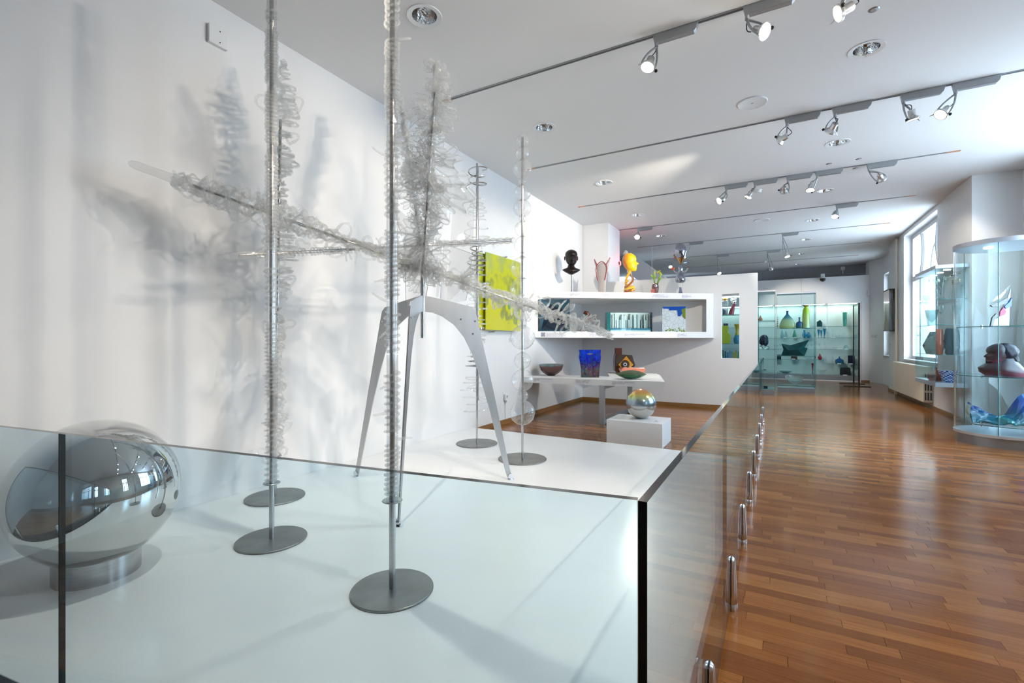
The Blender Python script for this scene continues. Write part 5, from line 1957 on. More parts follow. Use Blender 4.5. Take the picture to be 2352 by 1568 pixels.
GOB = ((780, 52, 'leftmost of three thin goblets left of the dark teal sculpture'), (815, 50, 'middle one of three thin goblets left of the dark teal sculpture'), (857, 58, 'goblet touching the left tip of the dark teal sculpture, rightmost of three'),
       (1203, 60, 'thin goblet just right of the dark teal sculpture'), (1253, 62, 'second thin goblet right of the dark teal sculpture'), (1358, 70, 'tall stemmed goblet below the left blue funnel glass'), (1418, 76, 'tallest stemmed goblet, below the right blue funnel glass'))
for u, h, lb in GOB:
    item_px('goblet', lb, 'goblet', fc(u), fv(907 - h), fv(907), 26 / 5.6, YS, 1.118, 'goblet', M_CLR, group='stemmed goblets in the far showcase')
CAP = ((765, 753, 1.53, 'left of the pear shaped vases'), (915, 753, 1.53, 'under the pear shaped vases'), (1035, 753, 1.53, 'under the pale green bottle vase'), (1280, 753, 1.53, 'right of the blue jugs'), (1535, 755, 1.53, 'under the left clear lidded box'), (1832, 755, 1.53, 'behind the black stand on the second shelf'),
       (1620, 908, 1.118, 'under the low clear bowl by the dome'), (1700, 908, 1.118, 'under the clear glass dome'), (1250, 905, 1.118, 'under the second goblet right of the teal sculpture'), (1020, 1042, 0.737, 'under the brown glass block'), (1160, 1046, 0.737, 'under the wide clear cut bowl'), (1612, 1093, 0.60, 'under the green and blue lidded jar'), (1755, 1098, 0.60, 'under the near black glass block'), (1685, 1245, 0.2, 'under the rounded black plaque'))
for u, v, z, lb in CAP:
    p = at_y(fc(u), fv(v), YF + 0.08)
    o = bx(-0.06, 0.06, 0, 0.004, 0, 0.03).obj('caption_card', M_TAG, smooth=0)
    o.location = (p.x, YF + 0.08, z)
    tag(o, 'tiny white caption card ' + lb, 'label', 'caption cards in the far showcase')
# odd shapes in the far showcase
def block_px(name, label, cat, u, v0, v1, w, y, z, mat, dp=0.12, poly=None, bevel=0.01, rot=0.0):
    p = at_y(u, 784, y)
    s = depth(p) / FPX
    hh = (v1 - v0) * s
    ww = w * s
    poly = poly or [(-0.5, 0), (0.5, 0), (0.5, 1), (-0.5, 1)]
    m = MB().prism([(a * ww, c * hh) for a, c in poly], -dp / 2, dp / 2)
    m.v = [Vector((q.x, q.z, q.y)) for q in m.v]
    m.f = [f[::-1] for f in m.f]
    o = m.obj(name, mat, smooth=0, bevel=bevel)
    o.location = (p.x, y, z)
    o.rotation_euler = (0, 0, rot)
    return tag(o, label, cat)


block_px('house_block', 'dark teal house shaped glass block on the top shelf', 'sculpture', fc(1357), fv(520), fv(607), 60 / 5.6, YS, 1.94, M_DTEAL, poly=[(-0.5, 0), (0.45, 0), (0.5, 0.6), (0.1, 1), (-0.5, 0.7)])
block_px('brown_box_glass', 'brown glass block on the fourth shelf behind the teal sculpture', 'sculpture', fc(1030), fv(993), fv(1045), 70 / 5.6, YS, 0.737, M_BROWN)
block_px('blue_block_glass', 'small dark blue glass block on the fourth shelf', 'sculpture', fc(835), fv(985), fv(1042), 50 / 5.6, YS, 0.737, M_DKB)
block_px('black_block_glass', 'near black glass block behind the black stand', 'sculpture', fc(1765), fv(985), fv(1097), 72 / 5.6, YS, 0.60, M_DKB)
block_px('black_plaque', 'rounded black glass plaque at the bottom right of the far showcase', 'sculpture', fc(1687), fv(1148), fv(1247), 112 / 5.6, YS, 0.2, M_BLACK, poly=[(-0.42, 0), (0.42, 0), (0.5, 0.1), (0.48, 0.9), (0.42, 1), (-0.42, 1), (-0.48, 0.9), (-0.5, 0.1)])
p = at_y(fc(815), 784, YS)
s = depth(p) / FPX / 5.6
m = MB().tube([(p.x + 8 * s * math.cos(i * 0.9), YS + 8 * s * math.sin(i * 0.9), 1.945 + i * 135 * s / 40) for i in range(41)], [5 * s * (1 - 0.018 * i) for i in range(41)], 7)
tag(m.obj('spiral_spire', M_RUBY, smooth=60), 'thin red and white spiral spire on the top shelf', 'sculpture')

# ------------------------------------------------------------------ free standing glass cabinets
VA = vitrine('glass_cabinet', 'free standing glass cabinet holding the lime and blue bottles', 0.085, 1.0, 14.93, 15.42, 0, 2.75, [1.764, 0.999, 0.198], group='free standing glass cabinets')
VB = vitrine('glass_cabinet', 'narrow glass cabinet with the blue black rock, at the partition edge', -0.36, 0.05, 14.04, 14.9, 0, 2.75, [1.95, 1.19, 0.6, 0.15], group='free standing glass cabinets')
VC = vitrine('glass_cabinet', 'glass cabinet seen through the slot of the partition', -1.6, -0.42, 14.93, 15.42, 0, 2.75, [2.178, 1.336, 0.89, 0.15], group='free standing glass cabinets')
for t_, (x0, x1, y0, y1) in ((VC, (-1.6, -0.42, 14.93, 15.42)),):
    bx(x0 + 0.1, x1 - 0.1, y0 + 0.12, y1 - 0.12, 2.70, 2.709).obj('lamp_strip', M_LED, t_, smooth=0)
YA = 15.15
item_px('flat_flask', 'broad flask, blue neck fading to pale yellow, in the glass cabinet', 'vase', fc(943), fv(410), fv(636), 184 / 5.6, YA, 1.764, 'flask', M_FLASK, flat=0.45, n=36)
item_px('blue_bottle', 'small dark blue bottle between the flask and the lime bottle', 'bottle', fc(1098), fv(495), fv(636), 78 / 5.6, YA, 1.764, 'bottle', M_COBALT, n=30)
item_px('lime_bottle', 'tall lime yellow bottle with an orange rim', 'bottle', fc(1182), fv(340), fv(636), 84 / 5.6, YA, 1.764, 'lime', M_LIME, n=30)
item_px('clear_vase', 'clear vase half hidden behind the lime bottle', 'vase', fc(1236), fv(530), fv(636), 34 / 5.6, YA + 0.1, 1.764, 'dome', M_CLR)
item_px('crystal_bowl', 'thick crystal footed bowl at the foot of the glass cabinet', 'bowl', fc(1042), fv(1238), fv(1358), 222 / 5.6, YA, 0.198, 'bowl', M_CRYS, n=14)
# dark teal folded sculpture
p = at_y(fc(1040), 784, YA)
s = depth(p) / FPX / 5.6
P = [(-150, 210 - 52), (-110, 150), (-48, 138), (155, 210), (105, 110), (138, 100), (105, 4), (-150, 4), (-130, 80)]
F2 = [(-150, 158), (-48, 138), (155, 210), (105, 110), (138, 100), (105, 2), (-155, 2), (-128, 80)]
m = MB()
n = len(F2)
m.v = [Vector((a * s, -0.04 - 0.06 * ((i * 37) % 5) / 5, c * s)) for i, (a, c) in enumerate(F2)] + [Vector((-70 * s, -0.16, 70 * s)), Vector((30 * s, -0.17, 85 * s))] + [Vector((a * s * 0.97, 0.1, max(c * s * 0.97, 0.0))) for a, c in F2]
K0, K1 = n, n + 1
m.f = [[7, 8, 0][::-1], [0, 8, 1][::-1], [1, 8, 9][::-1], [1, 9, 2][::-1], [2, 9, 3][::-1], [3, 9, 4][::-1], [4, 9, 5][::-1], [5, 9, 8][::-1], [5, 8, 6][::-1], [6, 8, 7][::-1]]
o2 = n + 2
m.f.append([o2 + i for i in range(n)])
for i in range(n):
    j = (i + 1) % n
    m.f.append([i, j, o2 + j, o2 + i])
m.m = [0] * len(m.f)
o = m.obj('folded_teal_glass', M_DTEAL, smooth=0)
o.location = (p.x, YA, 1.0)
tag(o, 'dark teal folded angular glass sculpture with a raised tip', 'sculpture')
# rock on lumpy base
YBX = 14.45
p = at_y(fc(643), 784, YBX)
s = depth(p) / FPX / 5.6
t = thing('blue_black_rock', 'blue black glass rock on a lumpy clear foot', 'sculpture', (p.x, YBX, 1.19))
rg = random.Random(2)
m = MB().ball((0, 0, 52 * s + 60 * s), 60 * s, 9, 6, (0.95, 0.8, 1.25), fn=lambda a, q: 1 + 0.12 * math.sin(a * 5 + q * 9))
m.obj('rock', M_DKB, t, smooth=0, local=True)
for k in range(7):
    a = k * 0.9
    MB().ball((38 * s * math.cos(a), 30 * s * math.sin(a), 18 * s + 8 * s * (k % 3)), 24 * s, 9, 6).obj('clear_lump', M_CRYS, t, local=True)
item_px('shell_glass', 'amber and white glass shell on the upper shelf of the narrow cabinet', 'sculpture', fc(597), fv(465), fv(541), 52 / 5.6, YBX, 1.95, 'drop', colglass('amber_shell', (0.55, 0.28, 0.16), 0.6), flat=0.4)
block_px('dark_wedge', 'small dark glass wedge low in the narrow cabinet', 'sculpture', fc(650), fv(1150), fv(1172), 60 / 5.6, YBX, 0.6, M_DKB, poly=[(-0.5, 0.2), (0.5, 0.7), (-0.4, 1)], bevel=0.0)
block_px('dark_tray_piece', 'dark flat piece on the floor of the narrow cabinet', 'sculpture', fc(655), fv(1368), fv(1390), 60 / 5.6, YBX, 0.15, M_DKB, bevel=0.0)

# seen through the slot
YC = 15.15
p = at_y(fc(143), 784, YC)
s = depth(p) / FPX / 5.6
t = thing('bulb_vase', 'clear bulb shaped vase with an orange top and coiled metal foot', 'vase', (p.x, YC, 2.178))
MB().lathe([(0, 60 * s), (22 * s, 70 * s), (42 * s, 110 * s), (48 * s, 145 * s), (38 * s, 180 * s), (20 * s, 196 * s), (0, 196 * s)], 24).obj('bulb', M_GLASST, t, smooth=60, local=True)
MB().lathe([(0, 190 * s), (26 * s, 192 * s), (32 * s, 205 * s), (24 * s, 222 * s), (0, 228 * s)], 20).obj('orange_top', pbr('orange_glass', (0.8, 0.30, 0.04), 0.12), t, smooth=60, local=True)
MB().tube([(30 * s * math.cos(i * 0.5), 30 * s * math.sin(i * 0.5), 4 * s + i * 1.0 * s) for i in range(76)], 5 * s, 6).obj('coil_foot', M_DMIR, t, local=True)
p = at_y(fc(243), 784, YC)
t = thing('spring_cone', 'red glass cone topped by a silver coil spring', 'sculpture', (p.x, YC, 2.178))
m = MB().tube([(-24 * s, 0, 0), (-8 * s, 0, 60 * s), (10 * s, 0, 120 * s), (24 * s, 0, 168 * s)], [34 * s, 28 * s, 18 * s, 3 * s], 16)
m.obj('red_cone', M_RUBY, t, smooth=60, local=True)
MB().tube([(5 * s + 34 * s * math.cos(i * 0.42), 34 * s * math.sin(i * 0.42), 130 * s + i * 1.3 * s) for i in range(100)], 4.5 * s, 6).obj('coil_spring', M_CHROME, t, local=True)
item_px('dark_square', 'dark square block below the bulb vase', 'box', fc(150), fv(490), fv(545), 62 / 5.6, YF + 0.25, 1.94, 'tall', M_DKB)
M_YFL = colglass('acid_yellow_glass', (0.62, 0.70, 0.02), 0.6)
block_px('yellow_flask', 'acid yellow stepped glass flask seen through the slot', 'vase', fc(150), fv(598), fv(828), 118 / 5.6, YC, 1.336, M_YFL, 0.1, [(-0.5, 0.06), (-0.4, 0), (0.35, 0.0), (0.5, 0.12), (0.5, 0.5), (0.28, 0.62), (0.28, 1), (-0.5, 1)], 0.012)
t = thing('gold_blue_vase', 'gold mouthed vase on a blue body seen through the slot', 'vase', (at_y(fc(300), 784, YC).x, YC, 1.336))
MB().lathe([(0, 0), (34 * s, 0), (44 * s, 30 * s), (44 * s, 70 * s), (30 * s, 108 * s), (0, 110 * s)], 24).obj('blue_body', M_AQUA, t, smooth=60, local=True)
MB().lathe([(0, 108 * s), (30 * s, 110 * s), (18 * s, 150 * s), (24 * s, 200 * s), (38 * s, 246 * s), (30 * s, 246 * s), (0, 180 * s)], 24).obj('gold_mouth', colglass('gold_glass', (0.62, 0.48, 0.03), 0.7), t, smooth=60, local=True)
CC = [(0.05, 0.25, 0.12), (0.02, 0.18, 0.30), (0.03, 0.25, 0.55), (0.15, 0.35, 0.6), (0.2, 0.45, 0.5), (0.55, 0.45, 0.05), (0.4, 0.5, 0.05), (0.1, 0.4, 0.2)]
CN = ['dark green', 'deep blue', 'bright blue', 'pale blue', 'aqua', 'gold', 'yellow green', 'mid green']
for k in range(8):
    block_px('coloured_glass_strip', CN[k] + ' upright glass slat in the fan at the foot of the slot', 'sculpture', fc(122 + k * 27), fv(928 + 12 * (k % 3)), fv(1040), 20 / 5.6, YC + 0.02 * (k % 2), 0.89, colglass('slat_%d' % k, CC[k], 0.6), 0.1, [(-0.5, 0), (0.5, 0), (0.2 + 0.2 * (k % 3), 1), (-0.8 + 0.2 * (k % 4), 0.95)], 0.0)

# ------------------------------------------------------------------ black stand with glass panel
fr = thing('black_panel_stand', 'black steel stand holding a glass panel before the far showcase', 'stand', (2.32, 18.4, 0))
for y in (17.9, 19.0):
    bx(2.30, 2.34, y - 0.03, y + 0.03, 0.02, 2.59).obj('post', M_BLACK, fr, smooth=0)
    bx(1.93, 2.62, y - 0.04, y + 0.04, 0, 0.022).obj('foot_bar', M_BLACK, fr, smooth=0)
bx(2.312, 2.328, 17.93, 18.97, 0.93, 2.58).obj('panel', pane('smoked_panel', (0.42, 0.50, 0.50), ior=1.5), fr, smooth=0)
bx(2.305, 2.335, 17.93, 18.97, 2.565, 2.59).obj('top_bar', M_BLACK, fr, smooth=0)

# ------------------------------------------------------------------ wall-hung showcase by the window
wv = thing('hanging_showcase', 'wall-hung glass showcase beside the window, silver top and tray', 'showcase', (2.7, 11.4, 0.61))
X0, X1, Y0_, Y1_, Z0_, Z1_ = 2.47, XR - 0.001, 10.72, 12.06, 0.61, 2.73
bx(X0, X1, Y0_, Y1_, Z0_, Z0_ + 0.075).obj('tray', M_ALUL, wv, smooth=0)
bx(X0, X1, Y0_, Y1_, Z1_ - 0.06, Z1_).obj('top', M_ALUL, wv, smooth=0)
for a in ((X0, X0 + 0.006, Y0_ + 0.006, Y1_), (X0 + 0.006, X1, Y0_, Y0_ + 0.006), (X0 + 0.006, X1, Y1_ - 0.006, Y1_)):
    bx(*a, Z0_ + 0.075, Z1_ - 0.06).obj('glass_pane', M_VIT, wv, smooth=0)
bx(X0, X0 + 0.006, Y0_, Y0_ + 0.006, Z0_ + 0.075, Z1_ - 0.06).obj('corner_joint', M_EDGEL, wv, smooth=0)
for z in (2.143, 1.696, 1.17):
    m = MB()
    m.box(X0 + 0.02, X1 - 0.02, Y0_ + 0.02, Y1_ - 0.02, z - 0.008, z)
    m.m = [0, 0, 1, 1, 1, 1]
    m.obj('glass_shelf', [M_VIT, M_EDGEL], wv, smooth=0)
for yy in (11.0, 11.4, 11.8):
    MB().tube([(2.69, yy, Z1_ - 0.062), (2.69, yy, Z1_ - 0.068)], 0.05, 18).obj('ceiling_lamp', M_LED, wv)
M_GOLDB = pbr('gilt_band', (0.55, 0.33, 0.06), 0.2, 0.8)
ZB = Z0_ + 0.076
DIT = [
    ('trumpet_vase', 'ribbed clear trumpet vase on the top shelf by the window', 'vase', 2.62, 11.05, 2.143, 0.26, 0.42, 'trumpet', M_CLR, dict(fn=lambda a, q: 1 + 0.03 * math.sin(60 * q))),
    ('trumpet_vase', 'ribbed clear trumpet vase nearer the window, further along the top shelf', 'vase', 2.66, 11.45, 2.143, 0.26, 0.42, 'trumpet', M_CLR, dict(fn=lambda a, q: 1 + 0.03 * math.sin(60 * q))),
    ('small_cup', 'small clear cup on the top shelf by the window', 'cup', 2.58, 11.75, 2.143, 0.13, 0.14, 'cup', M_CLR, {}),
    ('water_goblet', 'clear engraved goblet on the second shelf, nearest', 'goblet', 2.60, 10.95, 1.696, 0.15, 0.34, 'goblet', M_CLR, {}),
    ('water_goblet', 'clear engraved goblet on the second shelf, against the wall', 'goblet', 2.80, 10.95, 1.696, 0.15, 0.34, 'goblet', M_CLR, {}),
    ('frosted_flower', 'milky flower shaped vase on the second shelf', 'vase', 2.62, 11.6, 1.696, 0.2, 0.3, 'cup', M_CB, dict(fn=lambda a, q: 1 + 0.18 * math.sin(5 * a) * q)),
    ('dark_lobed_vase', 'dark teal lobed vase on the third shelf by the window', 'vase', 2.735, 10.92, 1.17, 0.21, 0.46, 'lobes', pbr('petrol_glass', (0.004, 0.026, 0.04), 0.18, spec=0.3), dict(fn=lambda a, q: 1 + 0.03 * math.sin(9 * a))),
    ('orange_bead_vase', 'clear vase with orange bubbles left of the dark lobed vase', 'vase', 2.58, 10.98, 1.17, 0.12, 0.45, 'lobes', colglass('orange_bubble', (0.75, 0.22, 0.12), 0.65), {}),
    ('checked_bowl', 'blue and white checked glass bowl at the bottom of the hanging case', 'bowl', 2.70, 10.95, ZB, 0.28, 0.2, 'cup', None, dict(fn=lambda a, q: 1 + 0.12 * math.sin(7 * a) * q)),
    ('red_top_jar', 'clear jar with a flat red mouth at the bottom of the hanging case', 'jar', 2.62, 11.35, ZB, 0.24, 0.24, 'jar', colglass('red_mouth_glass', (0.62, 0.16, 0.09), 0.45), {}),
]
M_CHK, nt, out = nodemat('blue_check_glass')
tc = N(nt, 'TexCoord')
mp = N(nt, 'Mapping')
mp.inputs['Rotation'].default_value = (0, 0, R(45))
ck = N(nt, 'TexChecker')
ck.inputs['Scale'].default_value = 9.0
ck.inputs['Color1'].default_value = (0.02, 0.06, 0.42, 1)
ck.inputs['Color2'].default_value = (0.65, 0.75, 0.9, 1)
nt.links.new(tc.outputs['Generated'], mp.inputs[0])
nt.links.new(mp.outputs[0], ck.inputs['Vector'])
b = N(nt, 'BsdfPrincipled')
b.inputs['Roughness'].default_value = 0.1
nt.links.new(ck.outputs['Color'], b.inputs['Base Color'])
nt.links.new(b.outputs[0], out.inputs[0])
for nm, lb, ct, x, y, z, w, h, pr, mt, kw in DIT:
    item(nm, lb, ct, x, y, z, w, h, pr, mt or M_CHK, n=30, **kw)
for k, (x, y) in enumerate(((2.80, 10.92), (2.84, 11.2))):
    t = thing('gilt_decanter', ('clear decanter with gilt bands against the wall, nearest', 'clear decanter with gilt bands, the one further back')[k], 'decanter', (x, y, 2.143))
    MB().lathe([(r * 0.08, q * 0.44) for r, q in PROF['decanter']], 24).obj('decanter_body', M_CLR, t, smooth=50, local=True)
    for z in (0.28, 0.31, 0.34):
        MB().lathe([(0.036, z), (0.036, z + 0.016), (0.03, z + 0.016), (0.03, z)], 20, ring=True).obj('gilt_ring', M_GOLDB, t, local=True)
    MB().lathe([(0, 0.43), (0.04, 0.432), (0.055, 0.445), (0, 0.45)], 20).obj('gilt_stopper', M_GOLDB, t, local=True)
t = thing('faceted_block', 'grey faceted glass block with a cobalt core by the window', 'sculpture', (2.62, 11.5, 1.17), R(35))
m = MB().prism([(-0.09, 0), (0.1, 0), (0.16, 0.12), (0.13, 0.34), (0.0, 0.42), (-0.16, 0.16)], -0.07, 0.07)
m.v = [Vector((q.x, q.z, q.y)) for q in m.v]
m.f = [f[::-1] for f in m.f]
m.obj('facets', colglass('smoke_glass', (0.12, 0.15, 0.16), 0.75), t, smooth=0, local=True, bevel=0.01)
bx(-0.02, 0.03, -0.085, -0.06, 0.08, 0.3).obj('cobalt_core', M_SKYB, t, smooth=0, local=True)

# ------------------------------------------------------------------ rounded showcase
cx, cy, cr_ = 2.76, 8.90, 0.505
XE = 0.72


def stadium(r, n=20):
    pts = [(cx + r * math.cos(math.pi / 2 + math.pi * i / n), cy + r * math.sin(math.pi / 2 + math.pi * i / n)) for i in range(n + 1)]
    return pts + [(cx + XE, cy - r), (cx + XE, cy + r)]


rv_ = thing('rounded_showcase', 'tall showcase with a rounded glass end and grey steel plinth', 'showcase', (cx, cy, 0))
MB().prism(stadium(cr_ - 0.03, 40), 0, 0.13).obj('plinth', M_ALU, rv_, smooth=30)
MB().prism(stadium(cr_, 40), 0.13, 0.165).obj('base_rim', M_ALUL, rv_, smooth=30)
MB().prism(stadium(cr_ + 0.004, 40), 2.70, 2.76).obj('top_rim', M_ALUL, rv_, smooth=30)
st_ = stadium(cr_ - 0.006, 40)
cut = 35


def curved_pane(seq):
    m = MB()
    k = len(seq)
    m.v = [Vector((a, b_, z)) for z in (0.165, 2.70) for a, b_ in seq]
    m.f = [[i, i + 1, k + i + 1, k + i] for i in range(k - 1)]
    m.m = [0] * len(m.f)
    o = m.obj('glass_pane', M_VIT, rv_, smooth=60)
    md = o.modifiers.new('thickness', 'SOLIDIFY')
    md.thickness = 0.006


curved_pane(st_[:cut + 1])
curved_pane(st_[cut:42])
curved_pane([st_[0], st_[-1]])
for q in (st_[cut], st_[8]):
    MB().tube([(q[0], q[1], 0.165), (q[0], q[1], 2.70)], 0.005, 6).obj('joint_strip', M_EDGEL, rv_)
for z in (1.605, 0.933, 0.283):
    m = MB().prism(stadium(cr_ - 0.03, 40), z - 0.009, z, 0, 1)
    m.obj('glass_shelf', [M_VIT, M_EDGEL], rv_, smooth=30)
for dx, dy in ((-0.3, -0.28), (0.1, -0.44), (0.5, -0.44)):
    for z in (1.605, 0.933, 0.283):
        MB().tube([(cx + dx, cy + dy, z - 0.03), (cx + dx, cy + dy, z + 0.02)], 0.011, 10).obj('shelf_clip', M_CHROME, rv_)
for dx in (-0.15, 0.3):
    MB().tube([(cx + dx, cy, 2.697), (cx + dx, cy, 2.690)], 0.05, 20).obj('ceiling_lamp', M_LED, rv_)

# blue glass wave
M_WAVE = ramp_mat('blue_wave_glass', [(0, (0.01, 0.26, 0.32)), (0.3, (0.005, 0.12, 0.24)), (0.5, (0.005, 0.08, 0.32)), (0.75, (0.004, 0.07, 0.42)), (1, (0.01, 0.17, 0.50))], rough=0.25, clear=0.2, mottled=0.5, mscale=6, coat=0.0)
M_FOAM = colglass('pale_foam_glass', (0.70, 0.80, 0.70), 0.6, 0.2)
t = thing('blue_glass_wave', 'torn blue and turquoise glass wave at the foot of the rounded showcase', 'sculpture', (cx, cy - 0.1, 0.285))


def wave(u_, v_):
    x = -0.42 + 1.0 * u_
    base = [0.26, 0.17, 0.08, 0.06, 0.15, 0.30, 0.38, 0.28, 0.12, 0.22, 0.26]
    f = u_ * 10
    i = min(9, int(f))
    hgt = base[i] * (1 - (f - i)) + base[i + 1] * (f - i)
    return (x + 0.05 * v_, -0.24 + 0.30 * v_ + 0.05 * math.sin(u_ * 11), 0.02 + hgt * (v_ ** 0.8) + 0.03 * math.sin(u_ * 17 + v_ * 5) * v_)


def torn(fn, amp, seed):
    def g(u_, v_):
        p_ = Vector(fn(u_, v_))
        return p_ + noise.noise_vector(Vector((u_ * 9 + seed, v_ * 5, seed))) * amp
    return g


MB().sheet(torn(wave, 0.035, 1.0), 26, 8, 0.02).obj('wave_sheet', M_WAVE, t, smooth=0, local=True)


def wave2(u_, v_):
    return (-0.12 + 0.62 * u_ + 0.03 * math.sin(v_ * 6), -0.30 + 0.22 * v_, 0.005 + 0.09 * abs(math.sin(u_ * 5 + 0.4)) * (0.4 + v_) + 0.02 * math.sin(u_ * 23))


MB().sheet(torn(wave2, 0.025, 4.0), 20, 6, 0.018).obj('turquoise_crest', colglass('turquoise_glass', (0.02, 0.42, 0.45), 0.6), t, smooth=0, local=True)


def foam(u_, v_):
    a = R(150 + 120 * u_)
    return (-0.20 + 0.22 * math.cos(a), -0.16 + 0.10 * v_, 0.17 + 0.15 * math.sin(a) + 0.01 * math.sin(u_ * 20))


MB().sheet(foam, 18, 5, 0.02).obj('foam_lip', M_FOAM, t, smooth=50, local=True)

# bust with long hair
M_BR = ramp_mat('purple_bust_glass', [(0, (0.26, 0.03, 0.07)), (0.15, (0.20, 0.035, 0.06)), (0.32, (0.07, 0.025, 0.03)), (0.65, (0.05, 0.018, 0.025)), (1, (0.03, 0.02, 0.03))], rough=0.28, mottled=0.4, mscale=5, coat=0.1)
pb_ = at_y(2297, 784, 8.85)
px = depth(pb_) / FPX
t = thing('long_haired_bust', 'purple and pink cast glass bust with swept back hair', 'sculpture', (pb_.x, 8.85, 0.934), R(188))
sh_ = [(0, 30 * px, -50 * px, 0.17, 0), (8 * px, 40 * px, -47 * px, 0.19, 0), (18 * px, 42 * px, -40 * px, 0.18, 0), (27 * px, 30 * px, -34 * px, 0.14, 0), (34 * px, 18 * px, -28 * px, 0.09, 0), (40 * px, 14 * px, -26 * px, 0.08, 0)]
loft([(z, f - 4 * px, b_, w, ns) for z, f, b_, w, ns in sh_]).obj('shoulders', M_BR, t, smooth=60, local=True)
s = 50 * px
hd = loft([(z * s, f * s * 0.92, b_ * s * 0.9, w * s * 1.05, ns * s) for z, f, b_, w, ns in HEAD])
hd.xf(Matrix.Translation((6 * px, 0, 24 * px)))
hdo = hd.obj('head', M_BR, t, smooth=60, local=True)
M_HAIR = pbr('grey_purple_hair', (0.035, 0.025, 0.04), 0.35, spec=0.3, noise_amt=0.6, noise_scale=25)
MB().ball((-8 * px, 0, 54 * px), 22 * px, 30, 18, (1.05, 0.85, 0.95), fn=lambda a, q: 1 + 0.06 * math.sin(a * 9 + q * 14) + 0.04 * math.sin(a * 5 - q * 23)).obj('hair_mass', M_HAIR, hdo, smooth=60, local=True)
MB().ball((-22 * px, 0, 36 * px), 11 * px, 26, 14, (0.9, 1.0, 1.35), fn=lambda a, q: 1 + 0.08 * math.sin(a * 7 + q * 17)).obj('hair_tail', M_HAIR, hdo, smooth=60, local=True)
MB().ball((16 * px, 0, 31 * px), 9 * px, 20, 12, (1.0, 1.1, 1.3), fn=lambda a, q: 1 + 0.08 * math.sin(a * 6 + q * 15)).obj('beard', M_HAIR, hdo, smooth=60, local=True)

# winged piece on the top shelf
pw = at_y(2292, 784, 8.8)
px = depth(pw) / FPX
t = thing('winged_glass', 'white, red and blue winged glass sculpture on the top shelf of the rounded case', 'sculpture', (pw.x, 8.8, 1.606), YAW)
M_MILK = colglass('milk_glass', (0.80, 0.84, 0.84), 0.75)
M_DRK = pbr('grey_brown_glass', (0.09, 0.07, 0.05), 0.1, coat=0.5)


def flat(name, poly, mat, y, th=0.02):
    m = MB().prism([(a * px, b_ * px) for a, b_ in poly], y, y + th)
    m.v = [Vector((q.x, q.z, q.y)) for q in m.v]
    m.f = [f[::-1] for f in m.f]
    return m.obj(name, mat, t, smooth=0, local=True, bevel=0.003)


flat('white_wing', [(4, 0), (26, 0), (28, 60), (30, 88), (22, 62), (8, 38), (0, 20)], M_MILK, 0.0)
flat('clear_crest', [(-18, 42), (8, 58), (30, 88), (24, 78), (4, 70), (-12, 52)], M_GLASST, 0.03, 0.015)
flat('dark_bar', [(-16, 44), (0, 46), (18, 56), (22, 64), (14, 64), (-4, 54), (-20, 48)], M_DRK, -0.025)
flat('red_patch', [(0, 22), (12, 26), (16, 34), (10, 44), (2, 34)], pbr('red_glass', (0.62, 0.03, 0.10), 0.1), -0.022)
flat('blue_edge', [(16, 40), (28, 46), (29, 66), (22, 54), (12, 46)], M_SKYB, -0.02)
flat('dark_foot', [(-20, 0), (-14, 0), (-10, 16), (-2, 24), (-6, 30), (-16, 20)], M_DRK, -0.02)
flat('pale_foot', [(-14, 0), (4, 0), (2, 22), (-8, 16)], M_MILK, -0.01)

# ------------------------------------------------------------------ radiator and pipes
rad = thing('radiator', 'cream ribbed cast radiator below the tall window', 'radiator', (2.82, 14.2, 0))
rb = MB()
bx(2.79, 2.875, 12.86, 15.66, 0.14, 0.86).obj('core', M_CREAM, rad, smooth=0)
yy = 12.82
k = 0
fin = bx(2.75, 2.905, -0.034, 0.034, 0.12, 0.88).mesh('rib', M_CREAM, 0)
while yy < 15.7:
    o = bpy.data.objects.new('rib', fin)
    o.location = Vector((0, yy, 0)) - WL[rad.name]
    COL.objects.link(o)
    o.parent = rad
    md = o.modifiers.new('bevel', 'BEVEL')
    md.width = 0.016
    md.segments = 2
    yy += 0.076
for z in (0.25, 0.45, 0.65):
    for x in (2.785, 2.83, 2.875):
        bx(x - 0.012, x + 0.012, 12.775, 12.79, z - 0.08, z + 0.08).obj('end_slot', M_DARKG, rad, smooth=0)
MB().tube([(2.83, 15.7, 0.83), (2.83, 15.83, 0.83)], 0.022, 12).obj('valve', M_CREAM, rad)
MB().tube([(2.83, 15.7, 0.2), (2.83, 15.83, 0.2), (2.83, 15.83, 0.0)], 0.014, 10).obj('return_pipe', M_CREAM, rad)
t = thing('heating_pipe', 'pair of cream vertical heating pipes at the window edge', 'pipe', (2.86, 15.9, 0))
for dy in (0, 0.1):
    MB().tube([(2.865, 15.85 + dy, 0), (2.865, 15.85 + dy, HC)], 0.018, 12).obj('riser', M_CREAM, t)
bx(2.84, 2.905, 15.8, 16.0, HC - 0.05, HC - 0.02).obj('ceiling_collar', M_FRAMEW, t, smooth=0)

